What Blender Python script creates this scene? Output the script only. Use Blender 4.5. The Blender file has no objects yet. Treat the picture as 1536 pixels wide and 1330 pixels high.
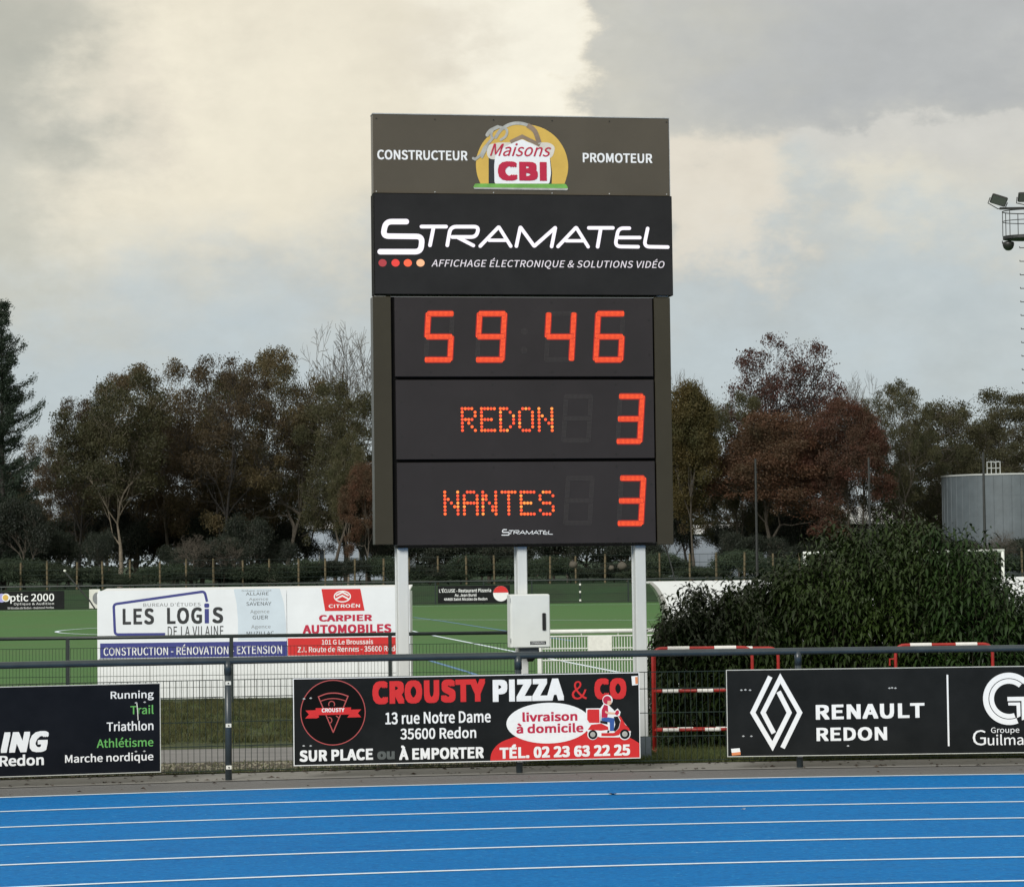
import bpy, math, random
import numpy as np
from mathutils import Vector, Matrix
R_=math.radians
random.seed(7); rng=np.random.default_rng(11)
scn=bpy.context.scene; COL=scn.collection
# ------------------------------------------------------------ camera
F=4099.7; CH=1.971; PI_=0.0427; RO=0.0126
fw=Vector((0,math.cos(PI_),math.sin(PI_))); up0=Vector((0,-math.sin(PI_),math.cos(PI_))); r0=Vector((1,0,0))
cr=math.cos(RO)*r0-math.sin(RO)*up0; cu_=math.cos(RO)*up0+math.sin(RO)*r0
cam=bpy.data.cameras.new('camera'); co=bpy.data.objects.new('camera',cam); COL.objects.link(co); scn.camera=co
cam.sensor_width=36; cam.sensor_fit='HORIZONTAL'; cam.lens=F/1536*36; cam.clip_start=.2; cam.clip_end=6000
m=Matrix((( cr.x,cu_.x,-fw.x,0),(cr.y,cu_.y,-fw.y,0),(cr.z,cu_.z,-fw.z,CH),(0,0,0,1))); co.matrix_world=m
C0=Vector((0,0,CH))
# ------------------------------------------------------------ view, sun, sky
scn.view_settings.view_transform='Standard'; scn.view_settings.look='None'; scn.view_settings.exposure=0.85
scn.view_settings.gamma=1; scn.view_settings.use_curve_mapping=False
SUN_EL=R_(30); SUN_AZ=R_(205)      # azimuth from +Y clockwise: behind the camera, a little left
sl=bpy.data.lights.new('sun','SUN'); sl.energy=1.5; sl.angle=R_(25); sl.color=(1,.965,.9)
so=bpy.data.objects.new('sun',sl); COL.objects.link(so)
sd=Vector((math.sin(SUN_AZ)*math.cos(SUN_EL),math.cos(SUN_AZ)*math.cos(SUN_EL),math.sin(SUN_EL)))
so.rotation_euler=(-sd).to_track_quat('-Z','Y').to_euler(); so.location=(-20,-30,40)
W=bpy.data.worlds.new('World'); scn.world=W; W.use_nodes=True
nt=W.node_tree; nt.nodes.clear()
def N(t,**k):
    n=nt.nodes.new(t)
    for a,b in k.items(): setattr(n,a,b)
    return n
def MM(op,a,b=None,c=None):
    n=N('ShaderNodeMath',operation=op)
    for i,v in enumerate((a,b,c)):
        if v is None: continue
        if isinstance(v,(int,float)): n.inputs[i].default_value=v
        else: nt.links.new(v,n.inputs[i])
    return n.outputs[0]
tc=N('ShaderNodeTexCoord'); sx=N('ShaderNodeSeparateXYZ'); nt.links.new(tc.outputs['Generated'],sx.inputs[0])
X,Y,Z=sx.outputs
def noise(scale,detail,rough=.55,zs=1.8,off=0):
    mp=N('ShaderNodeMapping'); nt.links.new(tc.outputs['Generated'],mp.inputs[0]); mp.inputs['Scale'].default_value=(1,1,zs); mp.inputs['Location'].default_value=(off,off*.7,off*.3)
    n=N('ShaderNodeTexNoise'); nt.links.new(mp.outputs[0],n.inputs['Vector']); n.inputs['Scale'].default_value=scale; n.inputs['Detail'].default_value=detail; n.inputs['Roughness'].default_value=rough
    return n.outputs['Fac']
n1=noise(14,8,.6); n2=noise(11,8,.6,1.8,3.1); n3=noise(5,7,.6,1.5,7.7); n4=noise(34,9,.60,1.6,5.2); n5=noise(110,6,.6,1.6,9.1)
A0=MM('MULTIPLY_ADD',MM('ARCTAN2',X,Y),F,768.0); EL=MM('ARCSINE',Z)
E0=MM('SUBTRACT',MM('MULTIPLY_ADD',EL,-F,840+.0126*768),MM('MULTIPLY',A0,.0126))
A=MM('ADD',A0,MM('ADD',MM('MULTIPLY_ADD',n1,380.0,-190.0),MM('MULTIPLY_ADD',n4,230.0,-115.0)))
E=MM('ADD',E0,MM('ADD',MM('MULTIPLY_ADD',n2,330.0,-165.0),MM('MULTIPLY_ADD',n4,210.0,-105.0)))
def blob(a0,e0,sa,se):
    u=MM('MULTIPLY',MM('SUBTRACT',A,float(a0)),1/sa); v=MM('MULTIPLY',MM('SUBTRACT',E,float(e0)),1/se)
    return MM('POWER',2.71828,MM('MULTIPLY',MM('ADD',MM('MULTIPLY',u,u),MM('MULTIPLY',v,v)),-1.0))
def ss(v,a,b):
    n=N('ShaderNodeMapRange',interpolation_type='SMOOTHSTEP'); nt.links.new(v,n.inputs[0]); n.inputs[1].default_value=a; n.inputs[2].default_value=b; return n.outputs[0]
def mixc(f,a,b):
    n=N('ShaderNodeMix',data_type='RGBA',clamp_factor=True)
    if isinstance(f,(int,float)): n.inputs[0].default_value=f
    else: nt.links.new(f,n.inputs[0])
    for v,i in ((a,6),(b,7)):
        if isinstance(v,tuple): n.inputs[i].default_value=(*v,1)
        else: nt.links.new(v,n.inputs[i])
    return n.outputs[2]
def s2l(r,g,b): 
    f=lambda c:((c/255+.055)/1.055)**2.4 if c>10 else c/3294
    return (f(r),f(g),f(b))
def mul(*v):
    o=v[0]
    for w in v[1:]: o=MM('MULTIPLY',o,w)
    return o
cl=mixc(ss(n3,.38,.62),s2l(184,184,178),s2l(230,223,204))       # general cloud deck
c=mixc(ss(E,600,250),s2l(187,197,201),cl)
# broad grey cloud, upper right of the scoreboard
c=mixc(mul(ss(A,820,960),ss(A,2400,1800),ss(E,330,150),.75),c,s2l(206,203,190))
c=mixc(mul(ss(A,930,1330),ss(A,2300,1700),ss(E,300,120),.85),c,s2l(181,182,181))
c=mixc(mul(blob(1250,120,260,90),.55),c,s2l(178,179,179))
# cream bank behind the board with its sharp right hand edge
bank=mul(ss(A,905,845),ss(A,20,300),ss(E,470,250)); c=mixc(MM('MULTIPLY',bank,.95),c,s2l(238,229,207))
c=mixc(mul(blob(330,150,180,110),.55),c,s2l(244,236,214))
c=mixc(mul(ss(A,885,835),ss(A,560,780),ss(E,260,110),.95),c,s2l(250,244,226))
c=mixc(mul(blob(640,70,70,60),.4),c,s2l(222,214,198))
c=mixc(mul(blob(200,170,60,60),.35),c,s2l(222,212,196))
c=mixc(mul(blob(20,60,130,160),.8),c,s2l(176,176,164))
c=mixc(mul(blob(10,330,110,150),.6),c,s2l(186,187,176))
# cream cloud right of the board, light streak and puffs
c=mixc(mul(ss(A,940,1000),ss(A,1230,1140),ss(E,170,240),ss(E,450,360),.95),c,s2l(228,219,202))
c=mixc(mul(ss(A,1150,1260),ss(E,185,215),ss(E,310,255),.75),c,s2l(212,209,201))
c=mixc(mul(blob(1325,325,58,38),.85),c,s2l(222,216,200))
c=mixc(mul(blob(1500,300,70,50),.5),c,s2l(206,204,198))
c=mixc(mul(blob(1250,310,45,50),.6),c,s2l(188,196,198))
c=mixc(mul(blob(1420,430,300,80),.75),c,s2l(185,195,199))
tex=MM('ADD',MM('MULTIPLY_ADD',n4,.22,.89),MM('MULTIPLY_ADD',n5,.10,-.05))
vm=N('ShaderNodeVectorMath',operation='SCALE'); nt.links.new(c,vm.inputs[0]); nt.links.new(tex,vm.inputs['Scale']); c=vm.outputs[0]
sky=N('ShaderNodeTexSky',sky_type='NISHITA'); sky.sun_disc=False; sky.sun_elevation=SUN_EL; sky.sun_rotation=SUN_AZ
nm=N('ShaderNodeMix',data_type='RGBA',blend_type='MULTIPLY'); nm.inputs[0].default_value=1; nt.links.new(sky.outputs[0],nm.inputs[6]); nm.inputs[7].default_value=(1,1,1,1)
# Nishita sky at 0.08 seen thinly through the cloud deck (clouds are given relative to the same strength)
STR=.08
up_=N('ShaderNodeVectorMath',operation='SCALE'); nt.links.new(c,up_.inputs[0]); up_.inputs['Scale'].default_value=.555/STR
fin=mixc(.95,nm.outputs[2],up_.outputs[0])
bg=N('ShaderNodeBackground'); nt.links.new(fin,bg.inputs[0]); bg.inputs[1].default_value=STR
ow=N('ShaderNodeOutputWorld'); nt.links.new(bg.outputs[0],ow.inputs[0])
# ------------------------------------------------------------ layout maths
CX,CY,RT,RF,CROSS=4.163,-8.541,33.173,34.261,.0108
def ray(px,py): return fw+cr*((px-768)/F)-cu_*((py-665)/F)
def at(px,py,y):
    d=ray(px,py); return C0+d*(y/d.y)
def onz(px,py,z):
    d=ray(px,py); return C0+d*((z-CH)/d.z)
def arcpt(px,py,R):
    d=ray(px,py); d=Vector((d.x,d.y)).normalized(); c=Vector((CX,CY)); b=d.dot(c); t=b+math.sqrt(b*b-c.dot(c)+R*R); return d*t
def arcth(th,R): return Vector((CX+R*math.sin(th),CY+R*math.cos(th)))
def gz(x,y):
    rr=math.hypot(x-CX,y-CY)
    if rr<RT and y<26.6: return max(CROSS*(rr-RT),-CROSS*9.76)
    t=min(max((y-27)/19,0),1); z=-.37*t
    t=min(max((y-149)/9,0),1); t=t*t*(3-2*t); return z+.9*t
class Plane:
    def __init__(s,ox,oy,th): s.o=Vector((ox,oy,0)); s.th=th; s.u=Vector((math.cos(th),math.sin(th),0)); s.n=Vector((math.sin(th),-math.cos(th),0))
    def loc(s,px,py):
        d=ray(px,py); t=(s.o-C0).dot(s.n)/d.dot(s.n); P=C0+d*t; return ((P-s.o).dot(s.u),P.z)
# ------------------------------------------------------------ materials
def mat(name,col,rough=.7,var=.0,scale=8,bump=0,bscale=60,metal=0,emis=None,estr=1,col2=None,spec=.5,rnd=0,trans=0,coat=0):
    m=bpy.data.materials.new(name); m.use_nodes=True; t=m.node_tree; b=t.nodes['Principled BSDF']
    b.inputs['Base Color'].default_value=(*col,1); b.inputs['Roughness'].default_value=rough; b.inputs['Metallic'].default_value=metal
    b.inputs['Specular IOR Level'].default_value=spec
    if coat: b.inputs['Coat Weight'].default_value=coat
    tcn=None
    if var or bump or col2:
        tcn=t.nodes.new('ShaderNodeTexCoord')
    if var or col2:
        n=t.nodes.new('ShaderNodeTexNoise'); n.inputs['Scale'].default_value=scale; n.inputs['Detail'].default_value=8; n.inputs['Roughness'].default_value=.65
        t.links.new(tcn.outputs['Object'],n.inputs['Vector'])
        mr=t.nodes.new('ShaderNodeMapRange'); mr.inputs[1].default_value=.3; mr.inputs[2].default_value=.7; t.links.new(n.outputs['Fac'],mr.inputs[0])
        mx=t.nodes.new('ShaderNodeMix'); mx.data_type='RGBA'; t.links.new(mr.outputs[0],mx.inputs[0])
        a=tuple(max(0,c*(1-var)) for c in col); d=col2 if col2 else tuple(c*(1+var) for c in col)
        if col2 and not var: a=col
        mx.inputs[6].default_value=(*a,1); mx.inputs[7].default_value=(*d,1); outc=mx.outputs[2]
        if rnd:
            oi=t.nodes.new('ShaderNodeObjectInfo'); hs=t.nodes.new('ShaderNodeHueSaturation')
            m1=t.nodes.new('ShaderNodeMapRange'); m1.inputs[3].default_value=1-rnd; m1.inputs[4].default_value=1+rnd; t.links.new(oi.outputs['Random'],m1.inputs[0]); t.links.new(m1.outputs[0],hs.inputs['Value'])
            m2=t.nodes.new('ShaderNodeMapRange'); m2.inputs[3].default_value=.485; m2.inputs[4].default_value=.515
            mm=t.nodes.new('ShaderNodeMath'); mm.operation='FRACT'; m3=t.nodes.new('ShaderNodeMath'); m3.operation='MULTIPLY'; m3.inputs[1].default_value=7.31
            t.links.new(oi.outputs['Random'],m3.inputs[0]); t.links.new(m3.outputs[0],mm.inputs[0]); t.links.new(mm.outputs[0],m2.inputs[0]); t.links.new(m2.outputs[0],hs.inputs['Hue'])
            t.links.new(outc,hs.inputs['Color']); outc=hs.outputs[0]
        t.links.new(outc,b.inputs['Base Color'])
        if trans:
            tb=t.nodes.new('ShaderNodeBsdfTranslucent'); t.links.new(outc,tb.inputs[0]); ms=t.nodes.new('ShaderNodeMixShader'); ms.inputs[0].default_value=trans
            t.links.new(b.outputs[0],ms.inputs[1]); t.links.new(tb.outputs[0],ms.inputs[2]); t.links.new(ms.outputs[0],t.nodes['Material Output'].inputs[0])
    if bump:
        n=t.nodes.new('ShaderNodeTexNoise'); n.inputs['Scale'].default_value=bscale; n.inputs['Detail'].default_value=6; t.links.new(tcn.outputs['Object'],n.inputs['Vector'])
        bp=t.nodes.new('ShaderNodeBump'); bp.inputs['Strength'].default_value=bump; bp.inputs['Distance'].default_value=.01; t.links.new(n.outputs['Fac'],bp.inputs['Height']); t.links.new(bp.outputs[0],b.inputs['Normal'])
    if emis: b.inputs['Emission Color'].default_value=(*emis,1); b.inputs['Emission Strength'].default_value=estr
    return m
def layered(name,rough,layers,base,bump=.3,bscale=80,spec=.4):
    """base colour with several noise-thresholded layers (colour, scale, lo, hi, amount, stretch)"""
    m=bpy.data.materials.new(name); m.use_nodes=True; t=m.node_tree; b=t.nodes['Principled BSDF']; b.inputs['Roughness'].default_value=rough; b.inputs['Specular IOR Level'].default_value=spec
    tcn=t.nodes.new('ShaderNodeTexCoord'); cur=None
    for (col,sc,lo,hi,amt,st) in layers:
        mp=t.nodes.new('ShaderNodeMapping'); mp.inputs['Scale'].default_value=st; mp.inputs['Location'].default_value=(sc*.37,sc*.11,0); t.links.new(tcn.outputs['Object'],mp.inputs[0])
        n=t.nodes.new('ShaderNodeTexNoise'); n.inputs['Scale'].default_value=sc; n.inputs['Detail'].default_value=7; n.inputs['Roughness'].default_value=.62; t.links.new(mp.outputs[0],n.inputs['Vector'])
        mr=t.nodes.new('ShaderNodeMapRange'); mr.inputs[1].default_value=lo; mr.inputs[2].default_value=hi; mr.inputs[4].default_value=amt; t.links.new(n.outputs['Fac'],mr.inputs[0])
        mx=t.nodes.new('ShaderNodeMix'); mx.data_type='RGBA'; t.links.new(mr.outputs[0],mx.inputs[0])
        if cur is None: mx.inputs[6].default_value=(*base,1)
        else: t.links.new(cur,mx.inputs[6])
        mx.inputs[7].default_value=(*col,1); cur=mx.outputs[2]
    t.links.new(cur,b.inputs['Base Color'])
    n=t.nodes.new('ShaderNodeTexNoise'); n.inputs['Scale'].default_value=bscale; n.inputs['Detail'].default_value=5; t.links.new(tcn.outputs['Object'],n.inputs['Vector'])
    bp=t.nodes.new('ShaderNodeBump'); bp.inputs['Strength'].default_value=bump; bp.inputs['Distance'].default_value=.01; t.links.new(n.outputs['Fac'],bp.inputs['Height']); t.links.new(bp.outputs[0],b.inputs['Normal'])
    return m
o1=(1,1,1)
M={}
M['track']=layered('blue_track',.75,[((.001,.135,.43),.35,.35,.7,.6,o1),((.004,.21,.56),2.2,.5,.75,.5,(1,2.5,1)),((.001,.085,.30),16,.47,.72,.6,o1),((.03,.28,.60),30,.54,.68,.6,o1),((.05,.13,.24),.9,.60,.75,.45,(.25,2,1)),((.02,.10,.26),6,.66,.76,.5,(.3,2,1)),((.35,.55,.8),30,.70,.74,.8,o1)],(.001,.175,.52),.5,45,.13)
M['line']=mat('line_white',(.74,.87,1.0),.7,.10,14,.15,90)
M['tarmac']=layered('tarmac',.85,[((.125,.125,.125),.8,.4,.7,.6,o1),((.24,.24,.24),25,.5,.8,.5,o1),((.05,.05,.05),40,.55,.8,.6,o1)],(.150,.152,.155),.4,60)
M['concrete']=layered('concrete',.85,[((.22,.215,.20),.7,.35,.7,.8,o1),((.14,.135,.11),5,.55,.75,.6,o1),((.36,.35,.32),30,.6,.8,.4,o1)],(.25,.25,.24),.3,60)
M['gravel']=layered('gravel',.9,[((.16,.15,.10),3,.45,.65,.9,o1),((.36,.34,.27),14,.5,.6,.9,o1),((.06,.09,.03),2.2,.52,.62,.8,o1),((.05,.05,.04),22,.55,.65,.7,o1)],(.24,.225,.17),.8,30)
M['path']=layered('path',.9,[((.15,.15,.155),.8,.4,.7,.9,(1,3,1)),((.30,.295,.28),18,.55,.75,.6,o1)],(.215,.213,.215),.4,40)
M['grass']=layered('grass',.9,[((.055,.062,.014),.5,.4,.65,.9,o1),((.035,.06,.012),2,.45,.65,.8,o1),((.11,.10,.04),6,.56,.70,.6,o1),((.008,.014,.004),5,.47,.60,.85,(1,.6,1)),((.14,.13,.05),11,.60,.70,.6,o1),((.006,.010,.003),16,.52,.62,.7,o1)],(.045,.070,.016),.8,40)
M['turf']=layered('artificial_turf',.9,[((.062,.150,.036),.05,.4,.65,.8,(1,.3,1)),((.085,.13,.045),.25,.5,.7,.5,(.3,1,1)),((.03,.08,.02),5,.5,.75,.4,o1)],(.052,.158,.036),.5,30)
M['bank']=layered('bank_grass',.9,[((.008,.022,.006),.3,.4,.65,.8,o1),((.018,.052,.012),1.2,.5,.7,.6,o1)],(.010,.044,.010),.6,10)
M['black']=mat('sign_black',(.0055,.007,.0075),.45,0,2.2,.15,3,col2=(.014,.016,.017),spec=.14)
M['navyblack']=mat('sign_navy_black',(.003,.0045,.008),.45,0,2.2,.15,3,col2=(.009,.011,.016),spec=.12)
M['pwhite']=mat('print_white',(.84,.87,.90),.5,.04,9)
M['pred']=mat('print_red',(.62,.018,.020),.5,.05,9)
M['pdred']=mat('print_crimson',(.50,.012,.055),.5,.05,9)
M['pgreen']=mat('print_green',(.13,.44,.11),.5)
M['pgrey']=mat('print_grey',(.09,.105,.105),.5)
M['pblue']=mat('print_blue',(.035,.045,.24),.5)
M['pblue2']=mat('print_jeans',(.03,.10,.36),.5)
M['pskin']=mat('print_skin',(.75,.48,.35),.5)
M['pyellow']=mat('print_yellow',(.66,.44,.09),.5,.12,2)
M['ppale']=mat('print_pale_blue',(.60,.71,.82),.5,.05,3)
M['pgtext']=mat('print_grey_text',(.22,.24,.26),.5)
M['pdark']=mat('print_dark',(.02,.025,.03),.5)
M['psilver']=mat('print_silver',(.42,.43,.41),.45,.25,12)
M['pbrown']=mat('print_brown',(.25,.19,.14),.45,.25,9)
M['pink']=mat('print_pink_line',(.45,.08,.08),.5)
M['dotpurple']=mat('print_lilac',(.38,.38,.72),.5)
M['sgreen']=mat('print_logo_green',(.16,.42,.08),.5,.2,8)
M['ohalo']=mat('print_halo',(.66,.64,.58),.5,.1,5)
M['orange']=mat('print_orange',(.72,.25,.10),.5)
M['frame']=mat('sign_edge',(.55,.57,.55),.4,.15,20)
M['cbi']=mat('board_bronze',(.083,.073,.056),.35,.10,1.3,spec=.35)
M['bronze']=mat('bronze_paint',(.037,.033,.022),.35,.12,1.5,spec=.35)
M['module']=mat('module_charcoal',(.024,.021,.023),.38,.14,2.0,spec=.35)
M['screen']=mat('screen_black',(.012,.012,.012),.5,.3,3,emis=(.010,.011,.013),estr=.3,spec=.2)
M['gap']=mat('seam_black',(.003,.003,.003),.6,spec=.1)
M['bolt']=mat('bolt_dark',(.008,.008,.008),.5)
M['steel']=mat('steel_pale',(.52,.54,.55),.4,.15,20,metal=.3)
M['postw']=layered('galvanised_white',.45,[((.52,.56,.57),1.2,.4,.7,.7,(1,1,.3)),((.75,.78,.78),9,.5,.8,.4,(1,1,.2)),((.35,.37,.38),14,.62,.8,.4,(1,1,.15))],(.62,.65,.655),.1,30)
M['shoe']=mat('post_shoe_bluegrey',(.10,.125,.15),.5,.2,9)
M['cabinet']=mat('cabinet_grey',(.68,.72,.71),.4,.06,3)
M['green']=mat('fence_green_black',(.012,.022,.022),.4,.2,9)
M['rail']=mat('rail_blueblack',(.028,.042,.052),.33,.25,7,spec=.6)
M['wire']=mat('wire_dark_green',(.012,.025,.020),.5)
M['clip']=mat('clip_white',(.72,.74,.70),.5,.1,20)
M['barred']=mat('barrier_red',(.34,.022,.018),.4,.2,12)
M['barwhite']=mat('reflective_white',(.78,.78,.76),.45,.08,20)
M['wgate']=mat('gate_white',(.72,.76,.74),.45,.06,9)
M['dugout']=layered('dugout_white',.5,[((.74,.78,.80),.6,.4,.7,.7,o1),((.60,.62,.58),3,.60,.8,.5,(1,1,.2))],(.80,.84,.87),.05,10)
M['vinyl']=mat('banner_vinyl',(.78,.84,.91),.5,.05,1.5,.35,2.5)
M['trim']=mat('dugout_trim',(.36,.37,.36),.4,.1,5)
M['wood']=mat('post_wood',(.13,.105,.06),.8,.3,6)
M['bark']=mat('bark',(.075,.065,.052),.9,.4,5,.8,12)
M['barkpale']=mat('bark_pale',(.21,.18,.14),.9,.4,3,.8,12)
M['barkdark']=mat('bark_dark',(.035,.032,.03),.9,.4,5)
M['oak']=mat('oak_leaves',(.052,.045,.020),.7,.0,.5,col2=(.110,.075,.036),rnd=.3,trans=.3)
M['oakg']=mat('olive_leaves',(.036,.044,.018),.7,.0,.5,col2=(.080,.072,.030),rnd=.25,trans=.3)
M['redl']=mat('russet_leaves',(.120,.042,.027),.7,.0,.45,col2=(.060,.046,.024),rnd=.2,trans=.3)
M['redtip']=mat('crimson_leaves',(.105,.034,.028),.7,.0,.8,col2=(.05,.035,.025),rnd=.2,trans=.3)
M['yel']=mat('ochre_leaves',(.095,.060,.016),.7,.0,.3,col2=(.038,.045,.015),rnd=.1,trans=.3)
M['con']=mat('conifer_needles',(.010,.024,.014),.7,.0,.6,col2=(.022,.040,.022),rnd=.1,trans=.1)
M['ever']=mat('evergreen_leaves',(.007,.014,.009),.6,.0,.8,col2=(.022,.032,.018),rnd=.3,trans=.15)
M['under']=mat('undergrowth_leaves',(.014,.028,.014),.8,.0,1.2,col2=(.042,.062,.034),rnd=.3,trans=.2)
M['laurel']=mat('laurel_leaves',(.008,.022,.006),.40,.0,1.1,col2=(.030,.056,.011),rnd=.1,trans=.14,spec=.33)
M['laurelstem']=mat('laurel_stem',(.035,.035,.018),.8)
M['tank']=mat('tank_bluegrey',(.105,.130,.148),.55,.15,1)
M['tankrim']=mat('tank_rim',(.45,.48,.48),.5)
M['roofw']=mat('roof_white',(.62,.64,.66),.6,.08,.3)
M['wallp']=mat('wall_pale_blue',(.36,.42,.50),.7,.1,.3)
M['walld']=mat('wall_dark',(.045,.05,.055),.7,.2,.4)
M['glass']=mat('window_glass',(.04,.05,.06),.15)
M['mast']=mat('mast_grey',(.035,.038,.040),.5,.2,3,metal=.4)
M['lamp']=mat('lamp_body',(.02,.022,.022),.4)
M['lampglass']=mat('lamp_lens',(.10,.11,.11),.2)
M['leafdead']=mat('dead_leaf_brown',(.05,.028,.015),.8)
M['net']=mat('net_white',(.3,.36,.33),.7)
M['blueline']=mat('line_blue',(.10,.24,.46),.7)
M['stone']=mat('boulder',(.09,.082,.066),.85,.3,2,.8,6)
def ledmat(name,col,s): return mat(name,(.05,.01,.01),.5,emis=col,estr=s)
M['led']=ledmat('led_orange',(1.0,.115,.020),1.0)
M['ledy']=ledmat('led_amber',(1.0,.27,.045),.9)
M['ledr']=ledmat('led_red',(1.0,.085,.025),.8)
M['ledback']=ledmat('led_glow_red',(1.0,.016,.006),.20)
M['ledoff']=mat('led_unlit',(.055,.050,.050),.5)
M['scrw']=ledmat('screen_white',(.93,.91,1.0),.62)
M['scrt']=ledmat('screen_text_white',(.85,.84,.90),.5)
M['scr1']=ledmat('screen_maroon',(.38,.035,.045),.58); M['scr2']=ledmat('screen_red',(.75,.045,.035),.6); M['scr3']=ledmat('screen_orange',(.95,.13,.05),.6); M['scr4']=ledmat('screen_peach',(.95,.50,.27),.6)
# ------------------------------------------------------------ mesh builder
class MB:
    def __init__(s): s.v=[]; s.f=[]
    def add(s,vs,fs):
        b=len(s.v); s.v+=[tuple(p) for p in vs]; s.f+=[tuple(i+b for i in f) for f in fs]; return s
    def box(s,x0,x1,y0,y1,z0,z1):
        return s.add([(x0,y0,z0),(x1,y0,z0),(x1,y1,z0),(x0,y1,z0),(x0,y0,z1),(x1,y0,z1),(x1,y1,z1),(x0,y1,z1)],[(0,3,2,1),(4,5,6,7),(0,1,5,4),(1,2,6,5),(2,3,7,6),(3,0,4,7)])
    def bbox(s,x0,x1,y0,y1,z0,z1,b=.004):
        """box with chamfered edges in plan and elevation"""
        vs=[];
        for z,i in ((z0,b),(z0+b,0),(z1-b,0),(z1,b)):
            e=b+i
            ring=[(x0+e,y0+i),(x1-e,y0+i),(x1-i,y0+e),(x1-i,y1-e),(x1-e,y1-i),(x0+e,y1-i),(x0+i,y1-e),(x0+i,y0+e)]
            vs+=[(x,y,z) for x,y in ring]
        fs=[tuple(range(7,-1,-1)),tuple(range(24,32))]
        for k in range(3):
            for j in range(8): fs.append((k*8+j,k*8+(j+1)%8,k*8+8+(j+1)%8,k*8+8+j))
        return s.add(vs,fs)
    def tube(s,pts,r,n=8,caps=True):
        pts=[Vector(p) for p in pts]; rs=r if isinstance(r,(list,tuple)) else [r]*len(pts); base=len(s.v); prev=None
        for i,p in enumerate(pts):
            d=(pts[min(i+1,len(pts)-1)]-pts[max(i-1,0)]).normalized()
            if prev is None: a=Vector((0,0,1)) if abs(d.z)<.9 else Vector((1,0,0)); a=(a-d*a.dot(d)).normalized()
            else: a=(prev-d*prev.dot(d)).normalized()
            prev=a; b=d.cross(a)
            for k in range(n):
                t=2*math.pi*k/n; s.v.append(tuple(p+(a*math.cos(t)+b*math.sin(t))*rs[i]))
        for i in range(len(pts)-1):
            for k in range(n): s.f.append((base+i*n+k,base+i*n+(k+1)%n,base+(i+1)*n+(k+1)%n,base+(i+1)*n+k))
        if caps: s.f.append(tuple(base+k for k in range(n-1,-1,-1))); s.f.append(tuple(base+(len(pts)-1)*n+k for k in range(n)))
        return s
    def prism(s,pts,y0,y1):
        """polygon in local x-z, from y0 (front) to y1 (back)"""
        n=len(pts); ar=sum(pts[i][0]*pts[(i+1)%n][1]-pts[(i+1)%n][0]*pts[i][1] for i in range(n))
        if ar<0: pts=pts[::-1]
        vs=[(x,y0,z) for x,z in pts]+[(x,y1,z) for x,z in pts]
        return s.add(vs,[tuple(range(n)),tuple(range(2*n-1,n-1,-1))]+[(i,i+n,(i+1)%n+n,(i+1)%n) for i in range(n)])
    def flat(s,pts,y):
        n=len(pts); ar=sum(pts[i][0]*pts[(i+1)%n][1]-pts[(i+1)%n][0]*pts[i][1] for i in range(n))
        if ar<0: pts=pts[::-1]
        return s.add([(x,y,z) for x,z in pts],[tuple(range(n))])
    def stroke(s,pts,w,y,cap='round'):
        pts=[Vector((p[0],p[1])) for p in pts]; n=len(pts); L=[];Rr=[]
        for i in range(n):
            if i==0 : d=(pts[1]-pts[0]).normalized(); nn=Vector((-d.y,d.x)); k=1
            elif i==n-1: d=(pts[-1]-pts[-2]).normalized(); nn=Vector((-d.y,d.x)); k=1
            else:
                d1=(pts[i]-pts[i-1]).normalized(); d2=(pts[i+1]-pts[i]).normalized(); nn=(Vector((-d1.y,d1.x))+Vector((-d2.y,d2.x))).normalized(); k=1/max(.35,nn.dot(Vector((-d1.y,d1.x))))
            L.append(pts[i]+nn*w/2*k); Rr.append(pts[i]-nn*w/2*k)
        b=len(s.v); s.v+=[(p.x,y,p.y) for p in L]+[(p.x,y,p.y) for p in Rr]
        for i in range(n-1): s.f.append((b+i,b+n+i,b+n+i+1,b+i+1))
        if cap=='round':
            for e,(p,q) in ((0,(pts[0],pts[1])),(n-1,(pts[-1],pts[-2]))):
                d=(p-q).normalized(); a0=math.atan2(d.y,d.x)
                vs=[(p.x+w/2*math.cos(a0+math.pi/2-math.pi*k/8),y,p.y+w/2*math.sin(a0+math.pi/2-math.pi*k/8)) for k in range(9)]
                s.add(vs,[tuple(range(8,-1,-1))])
        return s
    def mesh(s,name):
        me=bpy.data.meshes.new(name); me.from_pydata(s.v,[],s.f); me.update(); return me
    def build(s,name,mt,parent=None,smooth=False,**k):
        me=s.mesh(name); me.materials.append(M[mt] if isinstance(mt,str) else mt)
        if smooth: me.polygons.foreach_set('use_smooth',[True]*len(me.polygons))
        return link(name,me,parent,**k)
def link(name,me,parent=None,label=None,cat=None,group=None,kind=None):
    o=bpy.data.objects.new(name,me); COL.objects.link(o)
    if parent: o.parent=parent
    tag(o,label,cat,group,kind); return o
def tag(o,label=None,cat=None,group=None,kind=None):
    if label: o['label']=label
    if cat: o['category']=cat
    if group: o['group']=group
    if kind: o['kind']=kind
    return o
def thing(name,label,cat,loc=(0,0,0),rz=0,group=None):
    o=bpy.data.objects.new(name,None); COL.objects.link(o); o.location=loc; o.rotation_euler=(0,0,rz); o.empty_display_size=.2
    return tag(o,label,cat,group)
def copy_tree(o,parent=None):
    c=o.copy(); COL.objects.link(c); c.parent=parent
    for ch in list(KIDS.get(o.name,[])): copy_tree(ch,c)
    return c
KIDS={}
def reg(root,*kids): KIDS[root.name]=list(kids)
def circ(cx,cz,r,n=32,rz=None,a0=0,a1=360): 
    rz=r if rz is None else rz
    k=n if a1-a0>=360 else n+1
    return [(cx+r*math.cos(R_(a0+(a1-a0)*i/n)),cz+rz*math.sin(R_(a0+(a1-a0)*i/n))) for i in range(k)]
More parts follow.
